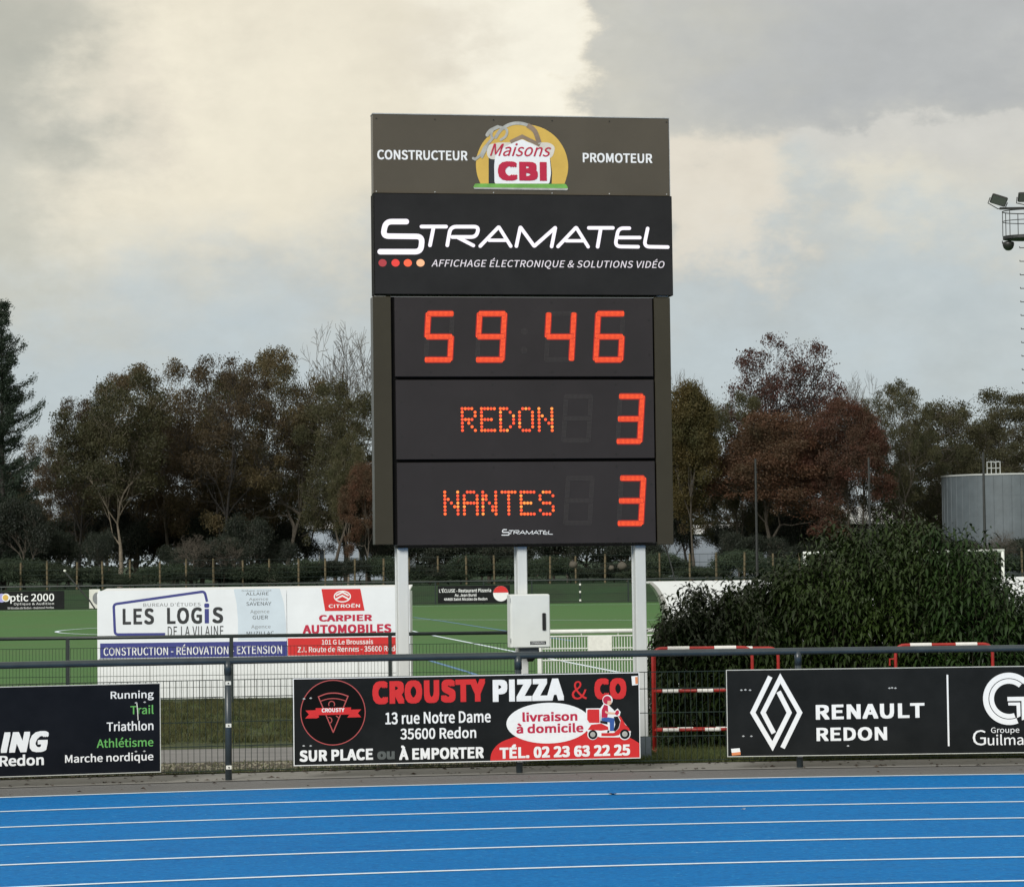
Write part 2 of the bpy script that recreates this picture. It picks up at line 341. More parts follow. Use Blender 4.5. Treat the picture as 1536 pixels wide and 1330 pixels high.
def rounded(pts,r,n=5,closed=False):
    out=[]; P=[Vector(p) for p in pts]; m=len(P)
    for i in range(m):
        if not closed and i in (0,m-1): out.append(tuple(P[i])); continue
        a,b,c=P[i-1],P[i],P[(i+1)%m]; r1=min(r,(a-b).length*.48,(c-b).length*.48)
        s=b+(a-b).normalized()*r1; e=b+(c-b).normalized()*r1
        for k in range(n+1):
            t=k/n; out.append(tuple((1-t)**2*s+2*t*(1-t)*b+t*t*e))
    return out
def smoothc(pts,n=4,closed=True):
    P=[Vector(p) for p in pts]; m=len(P); out=[]
    for i in range(m if closed else m-1):
        p0,p1,p2,p3=(P[(i-1)%m],P[i],P[(i+1)%m],P[(i+2)%m]) if closed else (P[max(i-1,0)],P[i],P[i+1],P[min(i+2,m-1)])
        for k in range(n):
            t=k/n; out.append(tuple(.5*((2*p1)+(-p0+p2)*t+(2*p0-5*p1+4*p2-p3)*t*t+(-p0+3*p1-3*p2+p3)*t**3)))
    if not closed: out.append(tuple(P[-1]))
    return out
# ------------------------------------------------------------ text
_tc=bpy.data.curves.new('text_source','FONT'); _to=bpy.data.objects.new('text_source',_tc); COL.objects.link(_to)
try:                                    # the interface font that ships inside Blender; the built-in face if it is not there
    _tc.font=bpy.data.fonts.load(bpy.utils.resource_path('LOCAL')+'/datafiles/fonts/Noto Sans CJK Regular.woff2')
except Exception: pass
def text_mesh(s,shear=0,space=1,res=3):
    _tc.body=s; _tc.shear=shear; _tc.space_character=1+(space-1)*.22; _tc.resolution_u=res; _tc.size=1
    bpy.context.view_layer.update(); dg=bpy.context.evaluated_depsgraph_get()
    return bpy.data.meshes.new_from_object(_to.evaluated_get(dg))
CAPH=max(v.co.y for v in text_mesh('H').vertices)
def embolden(me,w):
    """heavier face: shifted copies of the flat glyphs, each a hair in front of the one before"""
    w=w/.56*CAPH; n=len(me.vertices); a=np.empty(n*3); me.vertices.foreach_get('co',a); a=a.reshape(-1,3); F_=[tuple(p.vertices) for p in me.polygons]; V=[];FF=[]
    for i in range(17):
        if i>8 and w<.055/.56*CAPH: break
        ii=i; i=i if i<9 else i-8; ww=w; w=ww*(1 if ii<9 else .5)
        o=np.array([0,0,0.]) if i==0 else np.array([((i-1)%3-1)*w if i<5 else ((i)%3-1)*w,((i-1)//3-1)*w*.8 if i<5 else (i//3-1)*w*.8,0.])
        b=a+o; b[:,2]=ii; V.append(b); FF+= [tuple(v+ii*n for v in f) for f in F_]; w=ww
    m2=bpy.data.meshes.new('lettering'); m2.from_pydata(np.concatenate(V).tolist(),[],FF); m2.update(); bpy.data.meshes.remove(me); return m2
def text(pl,parent,s,x0,x1,y0,y1,mt,y=-.003,bold=0,shear=0,space=1,name='lettering',ang=0,label=None):
    """fit the glyphs' bounding box to photo columns x0..x1 and rows y0..y1 on the sign's plane"""
    me=text_mesh(s,shear,space); me=embolden(me,bold) if bold>.003 else me; n=len(me.vertices); a=np.empty(n*3); me.vertices.foreach_get('co',a); a=a.reshape(-1,3)
    xc,yc=(x0+x1)/2,(y0+y1)/2
    u0,u1=pl.loc(x0,yc)[0],pl.loc(x1,yc)[0]; z1,z0=pl.loc(xc,y0)[1],pl.loc(xc,y1)[1]
    mn,mx=a.min(0),a.max(0)
    b=np.empty_like(a); b[:,0]=u0+(a[:,0]-mn[0])/(mx[0]-mn[0])*(u1-u0); b[:,2]=z0+(a[:,1]-mn[1])/(mx[1]-mn[1])*(z1-z0); b[:,1]=y-.00006*a[:,2]
    if ang: b[:,2]+=(b[:,0]-(u0+u1)/2)*math.tan(ang)
    me.vertices.foreach_set('co',b.ravel()); me.update(); me.name=name
    me.materials.clear(); me.materials.append(M[mt]); me.polygons.foreach_set('material_index',[0]*len(me.polygons))
    return link(name,me,parent,label)
def shape(pl,parent,name,pts,mt,y,kind='flat',w=0,cap='round',label=None):
    q=[pl.loc(*p) for p in pts]; mb=MB()
    if kind=='flat': mb.flat(q,y)
    else: mb.stroke(q,w,y,cap)
    return mb.build(name,mt,parent,label=label)

# ============================================================ SETTING
def ring(name,Ra,Rb,za,zb,mt,a0=-110,a1=110,n=220,kind='structure',dz=0,drape=False):
    mb=MB(); vs=[]; fs=[]; ks=1 if not drape else 4
    for i in range(n+1):
        t=R_(a0+(a1-a0)*i/n)
        for j in range(ks+1):
            R=Ra+(Rb-Ra)*j/ks; p=arcth(t,R); z=za+(zb-za)*j/ks if not drape else gz(p.x,p.y)+dz
            vs.append((p.x,p.y,z))
    for i in range(n):
        for j in range(ks):
            a=i*(ks+1)+j; fs.append((a,a+ks+1,a+ks+2,a+1))
    mb.add(vs,[f[::-1] for f in fs]); me=mb.mesh(name)
    o=mb.build(name,mt,kind=kind)
    return o
# ground sheet
xs=[-900,-400,-200,-120,-80]+list(np.arange(-60,61,4.0))+[80,120,200,400,900]
ys=[-300,-120,-60]+list(np.arange(-40,20,4.0))+list(np.arange(20,60,1.0))+list(np.arange(60,145,6.0))+list(np.arange(145,164,1.5))+[180,220,300,500,900,2500]
vs=[];fs=[]
for y in ys:
    for x in xs:
        rr=math.hypot(x-CX,y-CY); z=gz(x,y)-(.16 if rr<RF+2.2 else 0.0)
        vs.append((x,y,z))
nx=len(xs)
for j in range(len(ys)-1):
    for i in range(nx-1): a=j*nx+i; fs.append((a,a+1,a+nx+1,a+nx))
gm=MB().add(vs,fs); go=gm.build('ground','grass',kind='structure'); go.data.materials.append(M['bank'])
for p_ in go.data.polygons:
    if p_.center.y>146: p_.material_index=1
ring('running_track',RT-9.76,RT,-CROSS*9.76,0,'track')
zi=-CROSS*9.76
MB().add([(CX+(RT-9.76)*math.sin(R_(a)),CY+(RT-9.76)*math.cos(R_(a)),zi-.006) for a in range(0,360,3)],[tuple(range(119,-1,-1))]).build('infield_grass','grass',kind='structure')
ring('tarmac_apron',RT,RF+.2,-.003,-.003,'tarmac')
ring('concrete_kerb',RF-.10,RF+.78,.003,.004,'concrete')
ring('grass_verge',RF+.78,RF+3.2,0,0,'grass',-60,60,160,drape=True,dz=.008)
for k in range(9):
    R=RT-1.22*k; w=.06; z=CROSS*(-1.22*k)
    ring('lane_line',R-w,R,z-CROSS*w+.004,z+.004,'line')
ring('gravel_strip',RF+.80,RF+2.15,0,0,'gravel',-60,-6.5,60,drape=True,dz=.014)
ring('tarmac_path',RF+2.15,RF+4.9,0,0,'path',-60,-6.5,60,drape=True,dz=.018)
# path turning towards the white gate
pv=[];
PA=[arcth(R_(-6.5),RF+2.15),Vector((.3,30.5)),Vector((1.9,36)),Vector((2.6,45.6))]
PB=[arcth(R_(-6.5),RF+4.9),Vector((-.6,33)),Vector((.4,37)),Vector((.6,45.6))]
sa=smoothc([tuple(p) for p in PA],6,False); sb=smoothc([tuple(p) for p in PB],6,False)
mb=MB(); mb.add([(x,y,gz(x,y)+.018) for x,y in sa]+[(x,y,gz(x,y)+.018) for x,y in sb],[(i,i+1,len(sa)+i+1,len(sa)+i) for i in range(len(sa)-1)]); mb.build('gate_path','path',kind='structure')
# artificial pitch and its markings
ZP=-.37
MB().add([(-75,48.7,ZP+.012),(75,48.7,ZP+.012),(75,146.2,ZP+.012),(-75,146.2,ZP+.012)],[(0,1,2,3)]).build('artificial_pitch','turf',kind='structure')
MB().add([(-75,146.2,ZP+.02),(75,146.2,ZP+.02),(75,149.5,ZP+.03),(-75,149.5,ZP+.03),],[(0,1,2,3)]).build('far_verge','bank',kind='structure')
def gline(name,pts,w,mt,lab=None):
    P=[onz(px,py,ZP) for px,py in pts]; mb=MB(); q=[(p.x,p.y) for p in P]
    tmp=MB(); tmp.stroke(q,w,0,'flat'); mb.add([(v[0],v[2],ZP+.018) for v in tmp.v],[f for f in tmp.f]); return mb.build(name,mt,kind='structure')
gline('pitch_line',[(615,946),(640,951.5),(908,1005),(1100,1043)],.12,'line')
gline('pitch_line',[(300,927.5),(617,929.5),(955,930.5),(1300,926)],.12,'line')
gline('pitch_line',[(-300,921),(617,909.5),(955,906.5),(1600,899)],.12,'line')
gline('pitch_line',[(600,979),(640,990),(700,1008),(760,1028)],.11,'blueline')
gline('pitch_line',[(620,926),(665,932),(755,946),(860,962)],.11,'blueline')
# centre circle whose left tip shows beside the dugout
t0=onz(90,946.5,ZP); cxx=t0.x+9.15; mb=MB(); tmp=MB(); tmp.stroke([(cxx+9.15*math.cos(a),t0.y+9.15*math.sin(a)) for a in np.linspace(math.pi-1.25,math.pi+1.25,50)],.14,0,'flat'); mb.add([(v[0],v[2],ZP+.022) for v in tmp.v],tmp.f); mb.build('pitch_arc','line',kind='structure')
# ============================================================ NEAR FENCE
TH=[-.1994-.0785*2,-.1994-.0785,-.1994,-.1209,-.0440,.0340,.112]
nf=thing('perimeter_fence','dark green mesh fence with thick round handrail beside the blue track','fence')
RH=1.12; hr=[]
for t in np.linspace(TH[0],TH[-1],40): p=arcth(t,RF); hr.append((p.x,p.y,RH-.032))
MB().tube(hr,.032,12).build('handrail','rail',nf,smooth=True)
pm=MB().tube([(0,0,-.05),(0,0,RH-.06)],.031,12)
pm.tube([(0,0,RH-.16),(0,0,RH-.03)],.035,12)
pmesh=pm.mesh('post'); pmesh.materials.append(M['rail'])
for p in pmesh.polygons: p.use_smooth=len(p.vertices)==4
cm=MB().bbox(-.026,.026,-.006,.004,-.018,.018,.003).mesh('clip'); cm.materials.append(M['clip'])
bm_=MB().tube([(0,-.010,0),(0,-.004,0)],.007,8).mesh('clip_bolt'); bm_.materials.append(M['bolt'])
for t in TH:
    p=arcth(t,RF); o=link('post',pmesh,nf); o.location=(p.x,p.y,0); o.rotation_euler=(0,0,-t)
    for z in (.12,.50,.885):
        c=link('clip',cm,o); c.location=(0,-.036,z)
        # bolt merged visually: small dark stud
    b3=MB()
    for z in (.12,.50,.885): b3.tube([(0,-.047,z),(0,-.040,z)],.007,8)
    b3.build('clip_studs','bolt',o,kind='stuff')
for a,b in zip(TH[:-1],TH[1:]):
    mb=MB(); n=max(1,int((b-a)*RF/.0555)); g=.045/RF
    tt=np.linspace(a+g,b-g,n+1)
    for t in tt:
        p=arcth(t,RF-.02); mb.tube([(p.x,p.y,.085),(p.x,p.y,.918)],.0026,4,False)
    for z in (.09,.315,.535,.76,.915):
        mb.tube([(*arcth(t,RF-.027),z) for t in tt[::4]]+[(*arcth(tt[-1],RF-.027),z)],.0042,5,False)
    mb.build('mesh_panel','wire',nf,kind='stuff')
# ============================================================ SIGNS ON THE NEAR FENCE
def sign_plane(xl,xr,yl,yr,off=.075):
    a=arcpt(xl,yl,RF-off); b=arcpt(xr,yr,RF-off); th=math.atan2(b.y-a.y,b.x-a.x); return Plane(a.x,a.y,th)
def sign(pl,corners,label,mt,edge=.007,cat='banner',frame='frame'):
    (xl,yt),(xr,yt2),(xb,yb),(xbr,yb2)=corners
    q=[pl.loc(xl,yt),pl.loc(xr,yt2),pl.loc(xb,yb),pl.loc(xbr,yb2)]
    u0=(q[0][0]+q[2][0])/2; u1=(q[1][0]+q[3][0])/2; z1=(q[0][1]+q[1][1])/2; z0=(q[2][1]+q[3][1])/2
    r=thing('sign_board',label,cat,(pl.o.x,pl.o.y,0),pl.th,'advertising boards on the near fence')
    MB().box(u0+edge,u1-edge,0,.006,z0+edge,z1-edge).build('panel',mt,r)
    f=MB(); f.box(u0,u1,-.002,.008,z1-edge,z1); f.box(u0,u1,-.002,.008,z0,z0+edge); f.box(u0,u0+edge,-.002,.008,z0+edge,z1-edge); f.box(u1-edge,u1,-.002,.008,z0+edge,z1-edge)
    f.build('edge_trim',frame,r); return r,(u0,u1,z0,z1)
def ties(pl,r,pts,big=False):
    for px,py in pts:
        u,z=pl.loc(px,py); m=MB(); m.tube([(u,-.008,z),(u,0,z)],.008,8); m.box(u-.012,u+.012,-.005,-.0015,z-.004,z+.002); m.build('cable_tie','steel',r)
# --- left sign
pl=sign_plane(-280,241,1040,1088); r,_=sign(pl,[(-280,1039),(241,1021),(-280,1175),(241,1157)],'black sign board listing Running, Trail, Triathlon in white and green on near fence','navyblack')
T=lambda *a,**k: text(pl,r,*a,**k)
T('Running',166,230.5,1035.4,1050.4,'pwhite',bold=.012); T('Trail',195.5,230.5,1057,1070.6,'pgreen',bold=.01)
T('Triathlon',160,230,1081,1095.5,'pwhite',bold=.012); T('Athlétisme',145,230,1105,1120,'pgreen',bold=.01)
T('Marche nordique',97.6,230,1129,1145,'pwhite',bold=.012)
T('ING',1,73.4,1096.5,1128,'pwhite',bold=.05,shear=.2,space=1.08); T('Redon',-1,65.7,1131,1148,'pwhite',bold=.025)
ties(pl,r,[(204,1053.5),(217,1052.5),(204,1126.5),(216.5,1126)])
u,z=pl.loc(206,1067); MB().add([],[]).tube([(u-.004,-.008,z+.075),(u+.002,-.010,z),(u+.006,-.008,z-.075)],.0045,6).build('loose_tie_tail','clip',r)
# --- pizza sign
pl=sign_plane(440,961,1080,1075); r,(u0,u1,z0,z1)=sign(pl,[(440,1017),(958.5,1008),(440,1147),(961,1138)],'black red and white pizza delivery sign board with a scooter drawing','black',frame='pwhite')
S=lambda n,p,m_,y,**k: shape(pl,r,n,p,m_,y,**k)
c1=pl.loc(499.5,1068.2); rad=47.2/F*25.65
MB().flat(circ(c1[0],c1[1],rad,48),-.002).build('logo_disc','gap',r); MB().stroke(circ(c1[0],c1[1],rad,48)+[circ(c1[0],c1[1],rad,48)[0]],.008,-.003,'flat').build('logo_ring','pink',r)
g=lambda X,Y:(440+X/8.533,1000+Y/8.533)
arc1=smoothc([g(320,380),g(420,342),g(510,332),g(600,340),g(700,372)],4,False); arc2=smoothc([g(350,435),g(430,410),g(510,402),g(590,410),g(668,432)],4,False)
S('pizza_outline',[g(510,835)]+arc1+[g(510,835)],'pink',-.003,kind='s',w=.010); S('pizza_outline',arc2,'pink',-.0033,kind='s',w=.008)
S('pizza_outline',[g(490+38*math.cos(a),475+38*math.sin(a)) for a in np.linspace(-3.6,.5,14)],'pink',-.0033,kind='s',w=.008)
S('pizza_outline',[g(455+38*math.cos(a),680+38*math.sin(a)) for a in np.linspace(-1.6,1.4,10)],'pink',-.0036,kind='s',w=.008)
S('pizza_outline',[g(550,625),g(580,650)],'pink',-.0036,kind='s',w=.008)
S('ribbon',[g(155,555),g(300,550),g(330,640),g(300,655),g(150,657),g(200,605)],'pred',-.004); S('ribbon',[g(700,545),g(868,540),g(825,590),g(868,640),g(690,645),g(720,600)],'pred',-.004)
S('ribbon',[g(285,525),g(738,515),g(738,605),g(285,615)],'pred',-.005)
T=lambda *a,**k: text(pl,r,*a,**k)
T('CROUSTY',482.5,516.5,1061.5,1067.5,'pwhite',y=-.006,bold=.03,space=1.05)
T('CROUSTY',558.5,728,1019.2,1054,'pred',bold=.060,space=1.25,ang=.006); T('PIZZA',739,845.8,1018,1051,'pwhite',bold=.060,space=1.25,ang=.004)
T('&',857.5,880,1020.8,1048.5,'pred',bold=.0); T('CO',891.4,939.5,1016.5,1048.5,'pred',bold=.060,space=1.25)
T('13 rue Notre Dame',578,736,1066.5,1084.5,'pwhite',bold=.018,space=1.03); T('35600 Redon',600.5,714.2,1090,1107.5,'pwhite',bold=.018,space=1.03)
T('SUR PLACE',449.2,559.5,1123.3,1140.6,'pwhite',bold=.040,space=1.12,ang=.006); T('ou',565.8,592,1126,1138.5,'pgrey',bold=.050,space=1.1); T('À EMPORTER',598.6,725.5,1116,1138,'pwhite',bold=.040,space=1.12)
hill=[(735.5,1138.6)]+smoothc([(735.5,1138),(738,1127),(748,1115),(765,1107),(790,1101),(840,1098),(890,1096),(925,1098),(945,1106),(958.8,1114)],3,False)+[(958.8,1135.5)]
q=[pl.loc(*p) for p in hill]; q=[(min(max(a,u0+.008),u1-.008),max(b,z0+.008)) for a,b in q]; q[-1]=(u1-.008,z0+.008); q[0]=(q[0][0],z0+.008); q[1]=(q[1][0],z0+.016)
MB().flat(q,-.002).build('red_mound','pred',r)
oc=pl.loc(822.8,1083.9); k=25.65/F
MB().flat(circ(oc[0],oc[1],63*k,48,30*k),-.003).build('white_oval','pwhite',r)
T('livraison',783.5,865.9,1066.8,1081.3,'pdred',y=-.004,bold=.03,space=1.04); T('à domicile',774.4,875,1083.2,1098.7,'pdred',y=-.004,bold=.03,space=1.04)
T('TÉL. 02 23 63 22 25',749.2,945,1113.5,1135,'pwhite',y=-.004,bold=.042,space=1.12,ang=.004)
g=lambda X,Y:(750+X/6.982,1000+Y/6.982)
def P(n,pts,m_,y): S(n,[g(*p) for p in pts],m_,y)
# scooter and rider drawing: white outline first, then the coloured pieces
for i,(cxx,cyy,rr) in enumerate(((970,705,56),(1305,700,62),(1125,345,54))):
    cc=pl.loc(*g(cxx,cyy)); MB().flat(circ(cc[0],cc[1],rr/6.982*k,28),-.0045-.0004*i).build('white_outline','pwhite',r)
P('white_outline',[(900,432),(1052,430),(1052,590),(940,592),(900,560)],'pwhite',-.0060)
P('white_outline',[(905,660),(950,590),(1060,580),(1050,430),(1085,380),(1140,400),(1200,460),(1230,432),(1262,470),(1250,515),(1330,620),(1372,680),(1240,735),(1050,735),(930,700)],'pwhite',-.0064)
P('top_box',[(912,452),(925,442),(1038,442),(1042,583),(935,583),(912,550)],'pred',-.0072)
P('scooter_body',[(918,655),(955,602),(1060,590),(1130,625),(1135,655),(1060,665)],'pred',-.0072)
P('scooter_body',[(1060,690),(1190,690),(1245,640),(1262,560),(1235,510),(1262,515),(1310,600),(1350,640),(1362,672),(1300,650),(1262,680),(1245,712),(1190,722),(1060,722)],'pred',-.0074)
P('scooter_shield',[(1190,520),(1232,515),(1258,570),(1240,640),(1190,688),(1120,688),(1125,660),(1185,670),(1205,600)],'black',-.0070)
P('seat',[(1048,560),(1125,572),(1125,600),(1048,585)],'black',-.0074)
P('torso',[(1062,528),(1064,450),(1090,392),(1128,405),(1132,470),(1122,528)],'pdred',-.0078)
P('arm',[(1100,455),(1130,470),(1205,475),(1208,496),(1130,492),(1100,478)],'pskin',-.0082)
P('handlebar',[(1200,490),(1215,455),(1240,450),(1246,480),(1225,508)],'pdred',-.0084)
P('leg',[(1062,532),(1130,525),(1197,535),(1190,668),(1150,668),(1148,578),(1062,560)],'pblue2',-.0086)
P('shoe',[(1142,670),(1198,668),(1200,686),(1142,688)],'pwhite',-.0088)
cc=pl.loc(*g(1120,345)); MB().flat(circ(cc[0],cc[1],43/6.982*k,24),-.0080).build('helmet','pdred',r)
P('face',[(1125,352),(1165,352),(1165,385),(1140,402),(1122,390)],'pskin',-.0084)
for i,(cxx,cyy,rr) in enumerate(((970,705,47),(1305,700,50))):
    cc=pl.loc(*g(cxx,cyy)); MB().flat(circ(cc[0],cc[1],rr/6.982*k,26),-.0090).build('tyre','black',r); MB().flat(circ(cc[0],cc[1],rr*.58/6.982*k,20),-.0094).build('wheel_disc','psilver',r)
S('sticker',[(947,1013.8),(956.5,1013),(957,1026.5),(948.2,1027.5)],'pwhite',-.003); S('sticker',[(952.5,1015),(956.3,1014.5),(956.8,1025),(953,1025.5)],'orange',-.0036)
ties(pl,r,[(456,1047.5),(466,1046.5),(455.5,1118),(466,1118)])
# --- car dealer sign
pl=sign_plane(1089.5,1612,1068,1064); r,_=sign(pl,[(1088.5,1003),(1612,998.5),(1091.5,1133.5),(1614,1129)],'black sign board with white diamond emblem and RENAULT REDON lettering in front of bush','black')
g=lambda X,Y:(960+X/2.6667,940+Y/2.6667)
w=19/2.6667*k
def st(n,p,ww,y,m_='pwhite',cap='flat'): shape(pl,r,n,p,m_,y,kind='s',w=ww,cap=cap)
st('diamond_ribbon',[g(521,198),g(451,342),g(530,476),g(597,342),g(554,258)],w,-.003)
st('diamond_ribbon',[g(570,483),g(639,342),g(561,205),g(492,342),g(535,424)],w,-.0036)
T=lambda *a,**k_: text(pl,r,*a,**k_)
T('RENAULT',1223.6,1386.7,1055.2,1077.6,'pwhite',bold=.034,space=1.2,ang=.006); T('REDON',1224.7,1330.5,1090,1110.5,'pwhite',bold=.030,space=1.15)
a=pl.loc(1419.5,1011.5); b=pl.loc(1422.5,1118.5); MB().flat([(a[0]+.001,a[1]),(a[0]+.017,a[1]),(a[0]+.017,b[1]),(a[0]+.001,b[1])],-.003).build('divider','pwhite',r)
c2=pl.loc(1513.4,1047.5); kk=k/8.868
def garc(r0,r1,a0,a1,y):
    a_=[(c2[0]+r0*kk*math.cos(R_(t)),c2[1]+r0*kk*math.sin(R_(t))) for t in np.linspace(a0,a1,40)]; b_=[(c2[0]+r1*kk*math.cos(R_(t)),c2[1]+r1*kk*math.sin(R_(t))) for t in np.linspace(a1,a0,40)]
    MB().flat(a_+b_,y).build('emblem_ring','pwhite',r)
garc(272,345,45,290,-.003); garc(200,262,48,288,-.0034)
G=lambda X,Y:(c2[0]+(X-740)*kk,c2[1]-(Y-510)*kk)
MB().flat([G(718,485),G(1040,485),G(1040,760),G(905,795),G(905,540),G(720,540)],-.003).build('emblem_bar','pwhite',r)
MB().flat([G(728,560),G(888,560),G(888,740),G(842,765),G(838,600),G(730,597)],-.0034).build('emblem_bar','pwhite',r)
T('Groupe',1486.4,1529,1090.2,1100.8,'pwhite',bold=.002,space=.97); T('G',1459,1478.8,1094.3,1117.3,'pwhite',bold=.0); T('uilma',1481.5,1535,1100.5,1117,'pwhite',bold=.004,space=.95)
ties(pl,r,[(1112,1034.5),(1118,1034),(1125,1034.5),(1334,1031.5),(1338,1031),(1343,1031.5),(1115,1103.5),(1127,1103.5),(1272,1118)])
S=lambda n,p,m_,y,**k_: shape(pl,r,n,p,m_,y,**k_)
S('sticker',[(1096.5,1122.5),(1109.5,1121.5),(1110.5,1127),(1097.5,1128.5)],'pwhite',-.003); S('sticker',[(1097.5,1128.5),(1110.5,1127),(1111,1131.5),(1098,1132.5)],'orange',-.003)

# ============================================================ SCOREBOARD
BD=26.45; o_=at(785,840,BD); BT=R_(10.0); pl=Plane(o_.x,o_.y,BT); kb=BD/F
sb=thing('scoreboard','tall electronic scoreboard on three pale posts showing 59 46, REDON 3 and NANTES 3','scoreboard',(o_.x,o_.y,0),BT)
def rect(x0,x1,y0,y1):
    xc,yc=(x0+x1)/2,(y0+y1)/2; return pl.loc(x0,yc)[0],pl.loc(x1,yc)[0],pl.loc(xc,y1)[1],pl.loc(xc,y0)[1]
# posts
zb=pl.loc(785,815)[1]
for xa,xb,ya in ((599.5,615.5,1000),(780,794.5,1000),(957.5,973.2,1000)):
    ua=pl.loc(xa,ya)[0]; ub=pl.loc(xb,ya)[0]
    MB().bbox(ua,ub,.06,.06+.11,-.1,zb+.02,.006).build('post','postw',sb)
    MB().bbox(ua-.022,ub+.028,.045,.19,-.1,.24,.006).build('post_shoe','shoe',sb)
    MB().bbox(ua-.010,ua+.012,.172,.20,.245,zb+.02,.003).build('cable_duct','postw',sb)
# top printed panel
u0,u1,z0,z1=rect(560.3,1005,173.8,292); CB=(u0,u1,z0,z1)
MB().bbox(u0,u1,.035,.20,z0+.004,z1,.004).build('top_panel','cbi',sb)
f=MB(); f.box(u0-.004,u1+.004,.030,.205,z1+.0005,z1+.010); f.box(u1+.0008,u1+.006,.03,.205,z0+.004,z1); f.build('top_panel_edge','steel',sb)
for i,px in enumerate((565,653,741,829,915,1001)):
    for py,mm,yy in ((286.5+(i*.9),'steel',.034),(177+i*1.1,'bolt',.034)):
        a=pl.loc(px,py); MB().tube([(a[0],yy-.006,a[1]),(a[0],yy+.004,a[1])],.006,6).build('rivet',mm,sb)
yy=.033
Tb=lambda s,a,b,c_,d,m_,**k_: text(pl,sb,s,a,b,c_,d,m_,**k_)
Tb('CONSTRUCTEUR',566.5,702,224.8,239.5,'pwhite',y=yy,bold=.022,space=1.04); Tb('PROMOTEUR',875.2,979.5,229.3,243.7,'pwhite',y=yy,bold=.022,space=1.04)
g=lambda X,Y:(700+X/9.035,170+Y/9.035)
Sb=lambda n,p,m_,y,**k_: shape(pl,sb,n,p,m_,y,**k_)
Sb('logo_sun',smoothc([g(*p) for p in [(195,950),(150,830),(133,690),(150,560),(220,400),(340,270),(480,190),(700,140),(880,150),(1060,205),(1220,320),(1330,480),(1380,650),(1378,800),(1335,950)]],4,False),'pyellow',yy)
Sb('logo_house_side',[g(305,590),g(390,560),g(390,950),g(305,950)],'pdark',yy-.001)
Sb('logo_house_side',[g(1140,600),g(1165,800),g(1160,950),g(1120,950)],'pdark',yy-.001)
Sb('logo_house',rounded([g(*p) for p in [(385,948),(380,700),(400,520),(620,400),(760,345),(930,430),(1130,540),(1152,800),(1130,948)]],3,4,True),'pwhite',yy-.002)
Sb('logo_halo',rounded([g(*p) for p in [(290,620),(270,430),(420,390),(1130,390),(1210,450),(1170,610)]],9,5,True),'ohalo',yy-.0015)
Sb('logo_roof',[g(600,385),g(760,308),g(1000,425)],'pbrown',yy-.0025,kind='s',w=50/9.035*kb,cap='flat')
Sb('key_ring',smoothc([g(*p) for p in [(400,320),(470,220),(580,150),(700,128),(830,155),(930,235),(990,390)]],4,False),'psilver',yy-.003,kind='s',w=44/9.035*kb)
Sb('key_ring',smoothc([g(*p) for p in [(830,155),(930,235),(990,395)]],5,False),'pbrown',yy-.0034,kind='s',w=66/9.035*kb,cap='flat')
Sb('key_ring',smoothc([g(*p) for p in [(470,355),(540,300),(550,220),(480,185),(400,190),(340,260),(350,330)]],4,False),'psilver',yy-.0038,kind='s',w=34/9.035*kb)
Sb('key',smoothc([g(*p) for p in [(430,180),(330,230),(285,290)]],4,False),'psilver',yy-.0042,kind='s',w=50/9.035*kb)
Sb('key',[g(360,330),g(240,470),g(200,560),g(120,620),g(95,605)],'psilver',yy-.0046,kind='s',w=36/9.035*kb)
Sb('key',[g(300,400),g(250,520),g(215,590)],'psilver',yy-.005,kind='s',w=28/9.035*kb)
Sb('logo_grass',rounded([g(*p) for p in [(95,1000),(120,948),(1350,952),(1385,1010),(1360,1035),(110,1015)]],2,3,True),'sgreen',yy-.0055)
Sb('logo_grass_edge',rounded([g(*p) for p in [(100,1000),(1385,1012),(1370,1040),(110,1022)]],1.5,3,True),'psilver',yy-.006)
Tb('Maisons',735.5,827.5,214.5,234,'pdred',y=yy-.006,bold=.004,shear=.35); Tb('CBI',747.5,820.8,241.8,270.8,'pdred',y=yy-.006,bold=.060,space=1.25)
# video screen
u0,u1,z0,z1=rect(561,1008.7,291.5,442.5); z1=min(z1,CB[2]+.001)
MB().bbox(u0,u1,0,.22,z0,z1,.004).build('video_screen_case','gap',sb)
MB().box(u0+.006,u1-.006,-.002,-.0002,z0+.006,z1-.006).build('video_screen','screen',sb)
for px in (570,994):
    a=pl.loc(px,443.8); MB().box(a[0]-.05,a[0]+.06,.03,.12,a[1]-.006,a[1]+.002).build('bracket','steel',sb)
L6=lambda X,Y:(560+X/6.678,310+Y/6.678); L7=lambda X,Y:(780+X/6.678,310+Y/6.678)
strokes=[([L6(330,151),L6(125,151),L6(95,296),L6(490,300),L6(475,452),L6(68,452)],55,60),([L6(482,201),L6(728,201)],37,0),([L6(603,207),L6(567,388)],37,0),
 ([L6(740,388),L6(772,202),L6(1058,202),L6(1030,305),L6(790,305)],37,60),([L6(850,312),L6(1002,390)],35,0),([L6(1070,396),L6(1256,203),L6(1376,396)],35,12),([L6(1160,338),L6(1322,338)],33,0),
 ([L6(1432,396),L6(1472,206),L7(142,397),L7(354,210),L7(316,400)],36,10),([L7(380,400),L7(562,208),L7(682,402)],35,12),([L7(462,343),L7(628,343)],33,0),([L7(688,214),L7(930,214)],36,0),([L7(808,220),L7(777,402)],37,0),
 ([L7(1095,217),L7(985,217),L7(950,400),L7(1183,403)],36,60),([L7(990,311),L7(1200,311)],35,0),([L7(1278,220),L7(1240,402),L7(1480,406)],36,60)]
def logo(fn,sc,mt,y0):
    for i,(p,w,rd) in enumerate(strokes):
        q=[fn(*a) for a in p]
        if rd: q=rounded(q,rd/6.678*sc,6)
        Sb('logo_letter_stroke',q,mt,y0-.0003*(i%4),kind='s',w=w/6.678*kb*sc)
logo(lambda x,y:(x,y),1,'scrw',-.003)
